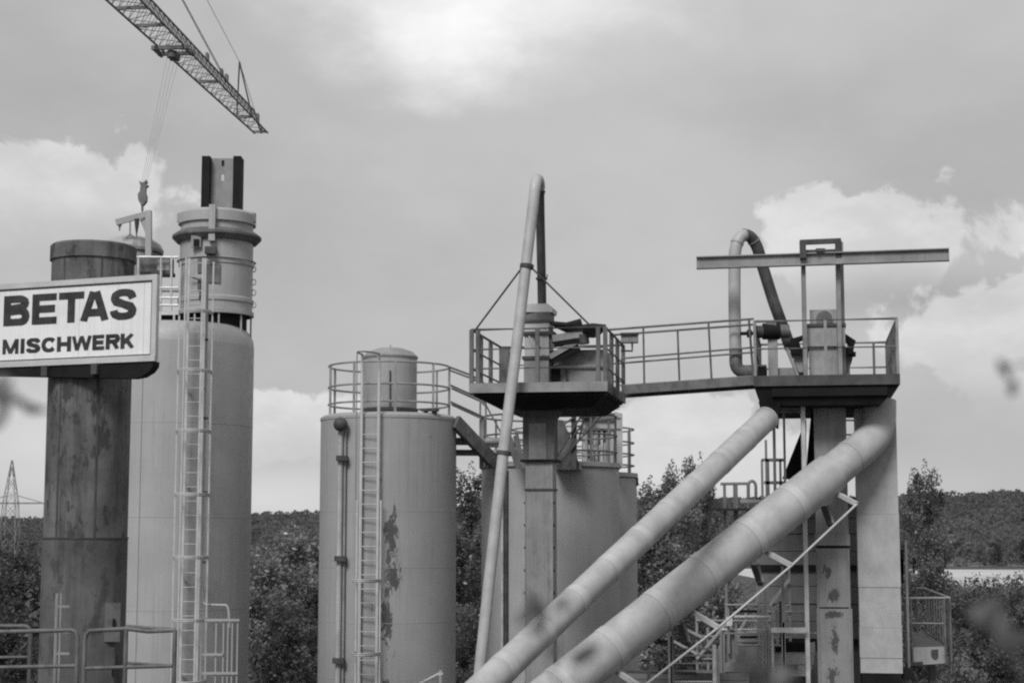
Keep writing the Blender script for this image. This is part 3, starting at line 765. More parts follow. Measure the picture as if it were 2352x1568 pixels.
# ------------------------------------------------------------------ tower crane
def crane():
    zj = CAMZ + 25.0
    def jp(u, v): q = ray(u, v); t = (zj - CAMZ) / q.z; return Vector((q.x * t, q.y * t, zj))
    tip = jp(600, 306); near = jp(283, 0)
    d = (tip - near).normalized(); sd = Vector((d.y, -d.x, 0))     # sd: to the right of the jib
    base = near - d * 36
    o = thing('tower_crane', 'dark lattice tower crane jib reaching over the silos', 'crane', (base.x, base.y, 0))
    L = (tip - near).length
    def wdt(s): return 1.62 if s < -2 else max(.85, 1.62 - .77 * max(0, s) / L)
    def hgt(s): return .42 + 1.0 * (wdt(s) / 1.62) * (1 if s < L * .93 else .35)
    def P(s, k):                  # k: -1 / +1 bottom chords, 0 top chord
        c = near + d * s
        return c + sd * (k * wdt(s) / 2) if k else c + UP * hgt(s)
    n = 64; ss = np.linspace(-36, L, n)
    for k in (-1, 1): MB().tube([P(s, k) for s in ss], .058, 6).build('bottom_chord', 'crane_steel', o)
    MB().tube([P(s, 0) for s in ss[:-2]] + [near + d * L], .062, 6).build('top_chord', 'crane_steel', o)
    st = np.arange(-36, L - .6, .78); 
    for i in range(len(st) - 1):
        a, b = st[i], st[i + 1]
        if a < -5: continue
        k = 1 if i % 2 else -1
        for p, q in ((P(a, k), P(b, -k)), (P(a, -1), P((a + b) / 2, 0)), (P((a + b) / 2, 0), P(b, -1)), (P(a, 1), P((a + b) / 2, 0)), (P((a + b) / 2, 0), P(b, 1))):
            MB().tube([p, q], .019, 5).build('lattice_brace', 'crane_steel', o)
    for s in (-1.2, 1.2, 4.0, 14.5, 22.5, L - .4):
        MB().beam(P(s, -1), P(s, 1), .10, .16).build('cross_member', 'crane_steel', o)
    # hoist trolley and its ropes
    c = near + d * 8.0
    for e in (-.55, .55): MB().beam(c + d * e + sd * -1.0 - UP * .12, c + d * e + sd * 1.0 - UP * .12, .16, .2).build('trolley_beam', 'crane_steel', o)
    for k in (-1, 1): MB().beam(c - d * .75 + sd * k * .85 - UP * .15, c + d * .75 + sd * k * .85 - UP * .15, .14, .22).build('trolley_side', 'crane_steel', o)
    for e in (-.2, .25): MB().lathe(c + d * e - UP * .62, [(0, 0), (.26, .05), (.30, .22), (.26, .40), (0, .45)], 12).build('sheave', 'crane_steel', o, True)
    hook = W(331, 420, c.y); bl = thing('hook_block', 'dark crane hook block hanging on ropes beside the davit', 'hook block', W(329, 478, c.y))
    for e in (-.24, -.08, .08, .24):
        MB().tube([c + sd * e - UP * .5 + d * e, Vector((hook.x + e * .55, hook.y, hook.z))], .007, 5).build('rope', 'grey_steel', bl)
    S_ = S(1, c.y, 440)
    q = lambda u, v: W(u, v, c.y)
    def plate(nm, pts, th):
        m = MB(); nn = len(pts); off = Vector((0, th / 2, 0)); V = [q(*p) - off for p in pts] + [q(*p) + off for p in pts]
        m.add(V, [tuple(range(nn)), tuple(range(nn, 2 * nn))[::-1]] + [(i, nn + i, nn + (i + 1) % nn, (i + 1) % nn) for i in range(nn)]).build(nm, 'crane_steel', bl)
    plate('rope_anchor', [(320, 415), (325, 420), (331, 420), (337, 414), (339, 419), (335, 424), (342, 427), (336, 432), (335, 442), (322, 444), (324, 428)], .3)
    plate('block_cheek', [(321, 442), (335, 442), (338, 453), (337, 463), (330, 472), (324, 470), (319, 460), (318, 448)], .36)
    plate('hook', [(325, 470), (329, 470), (329, 480), (326.5, 490), (325, 482)], .2)
    # pendant ties, the mast on the jib end, anchor plates
    top = near - d * 26 + UP * 11
    for (s, e) in ((18.0, -.02), (18.0, .06)): MB().tube([P(s, 0) + sd * e, top], .022, 5).build('pendant', 'crane_steel', o)
    mt = W(550, 142, P(L * .80, 0).y)
    for k in (-1, 1): MB().tube([P(L * .845, k), mt], .05, 6).build('jib_mast_leg', 'crane_steel', o)
    MB().tube([mt, P(L * .965, 0)], .016, 5).build('pendant', 'crane_steel', o); MB().tube([mt, top + UP * 2], .016, 5).build('pendant', 'crane_steel', o)
    for s in (14.3, 17.3, 18.4, L * .965): MB().box(P(s, 0) + UP * .18, (.14, .5, .42)).build('anchor_plate', 'crane_steel', o)
    MB().tube([P(L, 0) - UP * .1, P(L, 0) - UP * .55 + d * .15], .05, 6).build('end_hook', 'crane_steel', o)
    # tower below the slewing joint, outside the picture
    b = near - d * 28
    for sx in (-1, 1):
        for sy in (-1, 1): MB().beam((b.x + sx * .8, b.y + sy * .8, -.1), (b.x + sx * .8, b.y + sy * .8, zj + 1.5), .16, .16).build('mast_leg', 'crane_steel', o)
    for i in range(22):
        z0, z1 = i * 1.68, (i + 1) * 1.68
        for (x0, y0, x1, y1) in ((-1, -1, 1, -1), (1, -1, 1, 1), (1, 1, -1, 1), (-1, 1, -1, -1)):
            MB().beam((b.x + x0 * .8, b.y + y0 * .8, z0), (b.x + x1 * .8, b.y + y1 * .8, z1), .06, .06).build('mast_brace', 'crane_steel', o)
    for sx in (-1, 1): MB().beam((b.x + sx * .4, b.y, zj + 1), top, .14, .14).build('tower_head', 'crane_steel', o)
crane()

# ------------------------------------------------------------------ tank with ladder and flaked paint
def tank_two():
    Y = 36.0; c = W(892, 1100, Y); r = S(156, Y, 1100)
    zx = lambda v: Z(v, Y - r)
    px = lambda u, v=1300: W(u, v, Y - r * .98).x
    material('flaked_paint', .33, .5, runs=.5, var=.06, scale=.9, streak=.14, streak_col=.15, patch=[
        (px(905), zx(1175), .06, .26, .8), (px(897), zx(1225), .15, .42, 1.0), (px(903), zx(1320), .18, .34, 1.0), (px(893), zx(1275), .09, .5, .8), (px(890), zx(1360), .09, .5, .75),
        (px(889), zx(1425), .13, .45, 1.0), (px(892), zx(1490), .06, .4, .6), (px(891), zx(1565), .10, .10, 1.0), (px(908), zx(1500), .05, .12, .7), (px(903), zx(1040), .05, .10, .62),
        (px(982), zx(1000), .04, .09, .6), (px(855), zx(1390), .05, .10, .7)])
    o = thing('storage_tank', 'cylindrical tank with flaked dark paint streak beside its ladder', 'tank', (c.x, c.y, 0), 'steel tanks of the plant')
    zt = Z(966, Y)
    MB().lathe((c.x, c.y, 0), [(r, 0), (r, zt)], 80).build('shell', 'flaked_paint', o, True)
    MB().lathe((c.x, c.y, zt), [(r - .004, -.02), (r + .012, -.02), (r + .012, .04), (r * .96, .09), (r * .9, .11), (0, .2)], 80).build('roof', 'silo_paint', o, True)
    for v in (1175, 1300, 1422, 1548):
        MB().lathe((c.x, c.y, Z(v, Y)), [(r - .001, -.006), (r + .003, -.005), (r + .003, .005), (r - .001, .006)], 80).build('weld_ring', 'silo_paint', o, True)
    # turret
    cu = W(896, 900, Y - .2); rt = S(61.5, Y - .2, 900); tz = lambda v: Z(v, Y - .2)
    tv = thing('vent_turret', 'round domed filter turret on the tank with flaked paint', 'vent', (cu.x, cu.y, tz(952)))
    MB().lathe((cu.x, cu.y, 0), [(rt, tz(962)), (rt, tz(820))], 44).build('drum', 'silo_paint', tv, True)
    MB().lathe((cu.x, cu.y, 0), [(rt + .001, tz(948)), (rt + .025, tz(946)), (rt + .025, tz(940)), (rt + .001, tz(938))], 44).build('foot_ring', 'dark_steel', tv, True)
    MB().lathe((cu.x, cu.y, 0), [(rt * .98, tz(825)), (rt * 1.03, tz(824)), (rt * 1.04, tz(820)), (rt * .86, tz(809)), (rt * .5, tz(801)), (0, tz(797.5))], 44).build('dome', 'grey_steel', tv, True)
    MB().tube([(cu.x, cu.y, tz(799)), (cu.x, cu.y, tz(792))], .012, 6).build('spike', 'grey_steel', tv)
    MB().beam(W(896, 850, Y - .2 - rt - .02), W(896, 940, Y - .2 - rt - .02), .03, .03).build('standpipe', 'dark_steel', tv)
    # railing
    rr = S(138, Y, 900); rl = thing('ring_railing', 'round tube railing on top of the tank with flaked paint', 'railing', (c.x, c.y, zt + .05))
    ring_rail(rl, (c.x, c.y), rr, [Z(843, Y), Z(892, Y), Z(931, Y)], zt + .05, 'grey_steel', 9, phase=R(200))
    for u in (978, 997): 
        p = W(u, 945, Y - 1.0); MB().lathe((p.x, p.y, zt + .03), [(.05, 0), (.05, .10), (.11, .11), (.11, .16), (0, .17)], 12).build('roof_valve', 'dark_steel', o, True)
    # ladder
    n = Vector((-.30, -1, 0)).normalized(); lc = W(848, 1200, Y - r * .96 - .14)
    zl = lambda v: Z(v, Y - r - .15)
    ladder('cage_ladder', 'narrow ladder with few cage hoops on the tank with flaked paint', (lc.x, lc.y), n, S(42, Y - r), zl(1660), zl(812), step=.29,
           hoops=[zl(v) for v in (1333, 1501, 1640)], cage=.5, hoop_w=S(58, Y - r), strips=3, zstrip=(zl(1650), zl(1148)), stand=.18, rung_top=zl(965), group='ladders on the silos')
    hp = thing('ladder_hoop', 'single curved grab hoop over the ladder head by the turret', 'railing', W(838, 950, Y - r - .15))
    s = Vector((-n.y, n.x, 0)); hz = zl(812)
    q = Vector((lc.x, lc.y, hz)); w = S(42, Y - r) / 2
    MB().tube([q + s * (-w * math.cos(t)) * 1.0 + n * (.55 * math.sin(t)) for t in np.linspace(0, math.pi, 15)], .02, 7).build('hoop', 'grey_steel', hp, True)
    e = q + n * .52 - s * .1; MB().tube([e, Vector((e.x, e.y, zl(1148)))], .012, 6).build('strip', 'grey_steel', hp, True)
    # fill pipe with the ball float
    fy = Y - r * .80 - .12; fp = thing('fill_pipe', 'pale fill pipe with a dark ball head running down the tank', 'pipe', W(776, 1600, fy))
    a, b = W(786, 990, fy), W(774, 1660, fy); MB().tube([Vector((W(779, 1300, fy).x, fy, a.z)), Vector((W(779, 1300, fy).x, fy, 0))], .058, 12).build('tube', 'pipe_paint', fp, True)
    MB().tube([Vector((W(790, 1300, fy).x, fy, a.z)), Vector((W(790, 1300, fy).x, fy, 0))], .028, 10).build('tube', 'grey_steel', fp, True)
    bc = W(782, 974, fy - .1); rb = S(16.5, fy); MB().lathe(bc, [(0, -rb)] + [(rb * math.cos(t), rb * math.sin(t)) for t in np.linspace(-1.35, 1.35, 11)] + [(0, rb)], 22).build('ball_head', 'dark_steel', fp, True)
    for v in (1052, 1282, 1516):
        u = 786 - (v - 1052) * .018; MB().box(W(u, v, fy - .03), (S(26, fy), .22, .11)).build('clamp', 'dark_steel', fp)
tank_two()

def tank(name, label, u, vref, Y, r, vrim, group, rim='tank_paint'):
    c = W(u, vref, Y); o = thing('storage_tank', label, 'tank', (c.x, c.y, 0), group); zt = Z(vrim, Y)
    MB().lathe((c.x, c.y, 0), [(r, 0), (r, zt - .02)], 72).build('shell', 'tank_paint', o, True)
    MB().lathe((c.x, c.y, zt), [(r - .003, -.03), (r + .03, -.03), (r + .03, .07), (r * .99, .075), (r * .97, .05), (0, .15)], 72).build('rim', rim, o, True)
    MB().lathe((c.x, c.y, zt), [(r + .002, -.055), (r + .035, -.05), (r + .035, -.035), (r + .002, -.03)], 72).build('rim_shadow_lip', 'dark_steel', o, True)  # dark ring put in as the shadow line under the rim
    return c, zt
def middle_tanks():
    Y = 38.0; r = S(158, Y)
    c, zt = tank('t', 'broad tank standing behind the elevator column', 1264, 1100, Y, r, 1072, 'steel tanks of the plant')
    rl = thing('ring_railing', 'round railing on the broad tank behind the elevator column', 'railing', (c.x, c.y, zt + .07))
    ring_rail(rl, (c.x, c.y), r * .97, [Z(958, Y), Z(1002, Y), Z(1040, Y)], zt + .04, 'dirty_steel', 9, phase=R(185))
    Y4 = 41.0; c4, zt4 = tank('t', 'rear tank peeping out behind the broad tank', 1316, 1100, Y4, S(146, Y4), 1094, 'steel tanks of the plant')
    r4 = thing('ring_railing', 'round railing on the rear tank beside the filter housing', 'railing', (c4.x, c4.y, zt4 + .07))
    ring_rail(r4, (c4.x, c4.y), S(140, Y4), [Z(987, Y4), Z(1018, Y4), Z(1045, Y4), Z(1070, Y4)], zt4 + .05, 'grey_steel', 8, phase=R(-25))
    MB().box(W(1459, 1106, Y4 - .2), (.14, .2, .2)).build('bracket', 'dark_steel', r4)
    # filter housing
    yf = 39.3; f = thing('filter_housing', 'pale ribbed filter housing with sloped roof on the rear tanks', 'filter', W(1382, 1070, yf))
    a0, a1 = W(1340, 1072, yf), W(1428, 1072, yf); zb, ztop = a0.z, Z(948, yf)
    MB().hexa([a0, a1, a1 + Vector((0, .9, 0)), a0 + Vector((0, .9, 0))], [Vector((p.x, p.y, ztop)) for p in (a0, a1, a1 + Vector((0, .9, 0)), a0 + Vector((0, .9, 0)))]).build('body', 'pale_box', f)
    e = .02
    MB().hexa([W(1325, 947, yf - .15), W(1424, 940, yf - .15), W(1424, 940, yf + 1), W(1325, 947, yf + 1)], [W(1325, 933, yf - .15), W(1408, 926, yf - .15), W(1408, 926, yf + 1), W(1325, 933, yf + 1)]).build('roof', 'pale_box', f)
    MB().hexa([W(1412, 1070, yf - .1), W(1430, 1070, yf - .1), W(1430, 1070, yf + .4), W(1412, 1070, yf + .4)], [W(1412, 945, yf - .1), W(1430, 950, yf - .1), W(1430, 950, yf + .4), W(1412, 945, yf + .4)]).build('side_duct', 'pale_box', f)
    for u in (1346, 1358, 1370, 1382, 1394, 1406): MB().beam(W(u, 1068, yf - .04), W(u, 985, yf - .04), .06, .06).build('rib', 'pale_box' if (u // 12) % 2 else 'grey_steel', f)
    for (u, v, w, h) in ((1352, 1003, .12, .3), (1376, 1003, .12, .3), (1390, 1000, .10, .25), (1350, 1040, .14, .2), (1370, 1045, .12, .22)): MB().box(W(u, v, yf - .02), (w, .05, h)).build('opening', 'dark_steel', f)
    for v in (960, 985): MB().beam(W(1330, v, yf - .08), W(1426, v + 1, yf - .08), .05, .05).build('ledge', 'dirty_steel', f)
    MB().hexa([W(1340, 960, yf - .3), W(1360, 956, yf - .3), W(1360, 956, yf + .2), W(1340, 960, yf + .2)], [W(1330, 945, yf - .3), W(1362, 942, yf - .3), W(1362, 942, yf + .2), W(1330, 945, yf + .2)]).build('flap', 'dark_steel', f)
    # dark hopper chute between the column and the housing
    yh = 35.9; h = thing('hopper_chute', 'dark slanting chute leaning between elevator column and filter housing', 'chute', W(1300, 1075, yh))
    pts = [(1276, 962), (1294, 965), (1302, 985), (1316, 1012), (1322, 1045), (1338, 1078), (1276, 1078)]
    V = [W(u, v, yh) for u, v in pts] + [W(u, v, yh + .9) for u, v in pts]; n = len(pts)
    MB().add(V, [tuple(range(n))[::-1], tuple(range(n, 2 * n))] + [(i, (i + 1) % n, n + (i + 1) % n, n + i) for i in range(n)]).build('body', 'dirty_steel', h)
    MB().beam(W(1318, 955, yh - .1), W(1318, 1078, yh - .1), .11, .11).build('post', 'dark_steel', h)
    for (u0, v0, u1, v1) in ((1352, 925, 1262, 1078), (1402, 930, 1276, 1072), (1294, 975, 1318, 958), (1318, 1000, 1340, 970), (1330, 1010, 1340, 965)):
        MB().tube([W(u0, v0, yh - .2), W(u1, v1, yh - .2)], .022, 6).build('stay', 'dark_steel', h, True)
    # vertical downpipe on the broad tank
    yp = Y - r * .80; p = W(1163, 1080, yp); dp = thing('downpipe', 'thin dark downpipe on the broad tank behind the bent pipe', 'pipe', (p.x, p.y, 0))
    MB().tube([Vector((p.x, p.y, 0)), p], .05, 8).build('tube', 'dark_steel', dp, True); MB().tube([Vector((p.x - .09, p.y, 0)), p + Vector((-.09, 0, 0))], .03, 8).build('tube', 'galvanised', dp, True)
    # stairway between the tanks
    ys0, ys1 = 35.6, 36.6
    s = thing('stairway', 'rusty sloping stairway with tube rails between the two tanks', 'stairs', W(1142, 1065, ys1))
    a, b = W(1047, 968, ys0), W(1136, 1062, ys1)
    MB().beam(a, b, .10, .30).build('stringer', 'dirty_steel', s); MB().beam(a + Vector((0, .75, 0)), b + Vector((0, .75, 0)), .10, .30).build('stringer', 'dirty_steel', s)
    for k in range(1, 7):
        p = a.lerp(b, k / 7) + Vector((0, .37, 0)); MB().box(p, (.22, .66, .03)).build('tread', 'dirty_steel', s)
    for dy in (0, .8):
        o3 = Vector((0, dy, 0))
        MB().tube([W(1031, 842, ys0) + o3, W(1084, 862, ys0 + .3) + o3, W(1112, 880, ys1) + o3], .024, 7).build('handrail', 'grey_steel', s, True)
        MB().tube([W(1034, 884, ys0) + o3, W(1103, 915, ys1) + o3, W(1112, 925, ys1) + o3], .024, 7).build('handrail', 'grey_steel', s, True)
        MB().tube([W(1034, 922, ys0) + o3, W(1112, 958, ys1) + o3], .024, 7).build('handrail', 'grey_steel', s, True)
    MB().beam(W(1106, 1075, ys1), W(1106, 958, ys1), .10, .06).build('post', 'grey_steel', s)
    for u in (1103, 1116): MB().tube([W(u, 1075, ys1 + .1), W(u, 905, ys1 + .1)], .02, 6).build('post', 'grey_steel', s, True)
    for (u0, v0, u1, v1) in ((1100, 900, 1180, 1048), (1160, 905, 1172, 945)): MB().tube([W(u0, v0, ys1 - .4), W(u1, v1, ys1 - .4)], .02, 6).build('brace', 'dirty_steel', s, True)
    for (v, rr, nm) in ((1014, .085, 'grey'), (1040, .07, 'grey')):
        pp = tag(MB().tube([W(1040, v - 1, 36.6), W(1190, v, 36.8)], rr, 12).build('transfer_pipe', 'grey_steel', None, True), 'upper thick pipe bridging the gap between the two tanks' if v == 1014 else 'lower pipe bridging the gap between the two tanks', 'pipe', 'pipes bridging the tanks')
    MB().beam(W(1115, 1024, 36.4), W(1190, 1024, 36.5), .1, .06).build('rail_beam', 'dark_steel', s)
    for (u0, u1) in ((1168, 1190), (1185, 1202)): MB().beam(W(u0, 1000, 36.0), W(u1, 1075, 36.0), .14, .12).build('leg', 'dirty_steel', s)
middle_tanks()

def obox(p, s0, s1, t0, t1, z0, z1, name, mat, parent):
    """box in the plant's own axes: s along AX, t along BX, measured from p"""
    q = lambda s, t, z: Vector((p.x, p.y, 0)) + AX * s + BX * t + UP * z
    return MB().hexa([q(s0, t0, z0), q(s1, t0, z0), q(s1, t1, z0), q(s0, t1, z0)], [q(s0, t0, z1), q(s1, t0, z1), q(s1, t1, z1), q(s0, t1, z1)]).build(name, mat, parent)
def prism(pts, Y, depth, name, mat, parent):
    V = [W(u, v, Y) for u, v in pts]; V += [p + BX * depth for p in V]; n = len(pts)
    return MB().add(V, [tuple(range(n))[::-1], tuple(range(n, 2 * n))] + [(i, (i + 1) % n, n + (i + 1) % n, n + i) for i in range(n)]).build(name, mat, parent)

# ------------------------------------------------------------------ bucket elevator with its platform
def middle_tower():
    Yf = 31.3; c = W(1207, 1130, Yf); w, dp = S(63, Yf), .50
    zb1, zb2, zt = Z(1124, Yf), Z(1058, Yf), Z(960, Yf)
    o = thing('elevator_column', 'square riveted elevator column with dark streaks beneath the railed platform', 'column', (c.x + w / 2, c.y + dp / 2, 0))
    low = obox(c, 0, w, 0, dp, 0, zb1 - .02, 'lower_casing', 'column_paint', o)
    obox(c, -.02, w + .02, -.02, dp + .02, zb1 - .019, zb1 + .02, 'flange', 'dark_steel', o)
    obox(c, 0, w, 0, dp, zb1 + .021, zb2 - .02, 'middle_casing', 'column_paint', o)
    obox(c, -.09, w + .09, -.07, dp + .05, zb2 - .019, zb2 + .025, 'flange', 'black_steel', o)
    obox(c, -.05, w + .03, -.02, dp, zb2 + .026, zt, 'upper_casing', 'dirty_steel', o)
    obox(c, .07, w - .12, -.035, -.021, zb2 + .03, zt - .1, 'cover_plate', 'grey_steel', o)
    q = lambda s, t, z: Vector((c.x, c.y, 0)) + AX * s + BX * t + UP * z
    z2 = Z(915, Yf)
    MB().hexa([q(-.05, -.02, zt), q(w + .03, -.02, zt), q(w + .03, dp, zt), q(-.05, dp, zt)], [q(-.22, -.2, z2), q(w + .28, -.2, z2), q(w + .28, dp + .2, z2), q(-.22, dp + .2, z2)]).build('flared_head', 'dirty_steel', o)
    bolt = None
    for side in (0, 1):
        for k in range(22):
            z = zb1 - .25 - k * .42
            if z < 4: break
            p = q(-.012 if side == 0 else w + .012, .03, z)
            if bolt is None: bolt = MB().box(p, (.035, .05, .05), ROT).build('bolt', 'black_steel', low); b0 = p
            else: dup(bolt, low, p - b0)
    for s in (-.008, w - .004): obox(c, s, s + .012, -.014, -.001, .1, zb1 - .03, 'corner_strip', 'grey_steel', o)
    # platform
    P0 = W(1083, 884, 30.5); zf = P0.z; WD, DP = 2.5, 3.05
    pl = thing('platform', 'railed rusty platform on the elevator column with guyed pipe', 'platform', (P0.x + 1.2, P0.y + 1.3, zf), 'railed high platforms')
    obox(P0, 0, WD, 0, DP, zf - .03, zf, 'deck', 'dirty_steel', pl)
    for (a, b, t0, t1) in ((-.04, WD + .04, -.04, -.001), (-.04, WD + .04, DP + .001, DP + .04)): obox(P0, a, b, t0, t1, zf - .15, zf + .03, 'toe_board', 'grey_steel', pl)
    for (a, b) in ((-.04, -.001), (WD + .001, WD + .04)): obox(P0, a, b, 0, DP, zf - .15, zf + .03, 'toe_board', 'dirty_steel', pl)
    for k in range(6):
        t = .25 + k * .5; obox(P0, 0, WD, t, t + .08, zf - .20, zf - .031, 'joist', 'dark_steel', pl)
    qq = lambda s, t, z: Vector((P0.x, P0.y, 0)) + AX * s + BX * t + UP * z
    MB().hexa([qq(.45, .5, zf - .42), qq(WD - .35, .5, zf - .42), qq(WD - .35, DP - .2, zf - .42), qq(.45, DP - .2, zf - .42)], [qq(.05, .12, zf - .21), qq(WD - .05, .12, zf - .21), qq(WD - .05, DP - .05, zf - .21), qq(.05, DP - .05, zf - .21)]).build('under_frame', 'black_steel', pl)  # black colour stands in for the shade under the deck
    H = (1.03, .66, .30)
    cor = [qq(.0, .0, zf), qq(WD, 0, zf), qq(WD, DP, zf), qq(0, DP, zf)]
    for i, h in enumerate(H):
        MB().tube([p + UP * h for p in cor], .026 if i == 0 else .02, 7, closed=True).build('handrail', 'dark_steel' if i == 0 else 'dirty_steel', pl)
    def post(s, t, wd=.075, m='dirty_steel'):
        p = qq(s, t, zf); MB().box(p + UP * .5, (wd, wd, 1.06), ROT).build('post', m, pl)
    for s, t in ((0, 0), (0, .9), (0, 1.9), (0, DP), (WD, 0), (WD, 1.0), (WD, 2.0), (WD, DP), (1.24, 0), (WD - .13, 0), (.75, DP), (1.5, DP), (.12, 0)): post(s, t)
    # elevator head
    Ye = 31.2; e = thing('elevator_head', 'patched pale elevator head housing with dark bands on the platform', 'machine', W(1235, 884, Ye))
    ez = lambda v: Z(v, Ye); p = W(1203, 800, Ye); ww = S(58, Ye, 800); sd = .6
    obox(p, 0, ww, 0, sd, zf, ez(826), 'lower_box', 'grey_steel', e); obox(p, -.03, ww + .03, -.03, sd + .03, ez(825.5), ez(818), 'flange', 'dark_steel', e)
    obox(p, .01, ww, .02, sd, ez(817.5), ez(770), 'middle_box', 'pale_box', e); obox(p, -.03, ww + .10, -.03, sd + .03, ez(769.5), ez(762), 'flange', 'dark_steel', e)
    obox(p, .0, ww, .0, sd, ez(761.5), ez(741), 'upper_box', 'pale_box', e); obox(p, -.03, ww + .05, -.03, sd + .03, ez(740.5), ez(735), 'flange', 'dark_steel', e)
    obox(p, .0, ww + .02, .0, sd, ez(734.5), ez(717), 'band_box', 'dirty_steel', e)
    prism([(1206, 716.5), (1268, 716.5), (1269, 706), (1258, 697), (1207, 698)], Ye - .05, .6, 'cap', 'pale_box', e)
    for (u0, v0, u1, v1) in ((1215, 772, 1232, 815), (1224, 770, 1240, 798), (1243, 772, 1248, 815)): MB().beam(W(u0, v0, Ye - .04), W(u1, v1, Ye - .04), .06, .03).build('brace', 'pale_box' if u0 != 1224 else 'dark_steel', e)
    # drive box, belt guard and torn roof sheet
    Yh = 31.4; d = thing('drive_unit', 'grey drive box with slanting belt guard on the platform', 'machine', W(1325, 884, Yh))
    obox(W(1266, 840, Yh), 0, S(124, Yh), .1, 1.2, zf + .12, Z(803, Yh), 'housing', 'grey_steel', d)
    obox(W(1262, 840, Yh), 0, S(130, Yh), .05, .09, Z(846, Yh), Z(838, Yh), 'ledge', 'column_paint', d)
    obox(W(1264, 860, Yh), 0, S(22, Yh), .0, .099, Z(874, Yh), Z(848, Yh), 'motor', 'black_steel', d)
    obox(W(1262, 885, Yh), 0, S(128, Yh), .0, .9, zf + .001, zf + .10, 'base_frame', 'dirty_steel', d)
    for u in (1282, 1300): MB().beam(W(u, 846, Yh), W(u + 3, 880, Yh), .03, .03).build('cable', 'dark_steel', d)
    MB().beam(W(1262, 820, Yh - .25), W(1338, 777, Yh - .25), .16, .10).build('belt_guard', 'grey_steel', d); MB().beam(W(1266, 828, Yh - .22), W(1330, 797, Yh - .22), .16, .14).build('belt_guard', 'black_steel', d)
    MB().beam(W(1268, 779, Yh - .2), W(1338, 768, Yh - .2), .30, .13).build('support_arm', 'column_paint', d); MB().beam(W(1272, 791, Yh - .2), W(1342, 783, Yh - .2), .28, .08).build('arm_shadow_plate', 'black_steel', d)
    MB().tube([W(1340, 768, Yh - .3), W(1342, 790, Yh - .3)], .10, 12).build('pulley', 'dark_steel', d, True)
    rf = MB(); rows = [[(1266, 742), (1300, 742), (1332, 737)], [(1272, 749), (1312, 752), (1338, 750)], ]
    grid = [[(1268, 737, 30.9), (1300, 740, 30.9), (1312, 737, 30.9), (1334, 731, 30.9), (1338, 745, 30.8), (1362, 742, 30.7), (1392, 745, 30.6)],
            [(1272, 745, 31.1), (1296, 752, 31.1), (1310, 754, 31.0), (1334, 752, 31.0), (1340, 757, 31.0), (1364, 758, 30.9), (1384, 757, 30.8)],
            [(1284, 750, 32.0), (1302, 759, 32.0), (1312, 766, 32.0), (1328, 768, 32.0), (1344, 769, 32.0), (1362, 770, 31.9), (1374, 768, 31.9)]]
    n = 7; V = [W(*g) for row in grid for g in row]; V += [v - UP * .05 + BX * .02 for v in V]; k = 3 * n; Fc = []
    for j in range(2):
        for i in range(n - 1):
            a = j * n + i; Fc += [(a, a + 1, a + n + 1, a + n), (k + a, k + a + n, k + a + n + 1, k + a + 1)]
    edge = [*range(n), 2 * n - 1, *range(3 * n - 1, 2 * n - 1, -1), n]
    for i in range(len(edge)): a, b = edge[i], edge[(i + 1) % len(edge)]; Fc.append((a, k + a, k + b, b))
    tag(MB().add(V, Fc).build('roof_sheet', 'roof_rag'), 'torn dark roof sheet lying crumpled over the drive unit', 'roof sheet')
    for (u0, v0, u1, v1) in ((1384, 750, 1386, 884),): pass
    # floodlight
    lp = thing('floodlight', 'small box floodlight on a bracket at the platform end', 'lamp', W(1446, 812, 31.2))
    MB().box(W(1446, 776, 31.2), (.31, .22, .19), ROT).build('housing', 'grey_steel', lp); MB().box(W(1446, 767, 31.15), (.33, .24, .03), ROT).build('hood', 'dark_steel', lp)
    MB().tube([W(1452, 786, 31.2), W(1452, 806, 31.2), W(1426, 805, 31.2)], .02, 7).build('bracket', 'dark_steel', lp, True)
    obox(W(1150, 880, 32.6), 0, .16, 0, .16, zf, Z(800, 32.6), 'stand_post', 'dirty_steel', pl)
middle_tower()

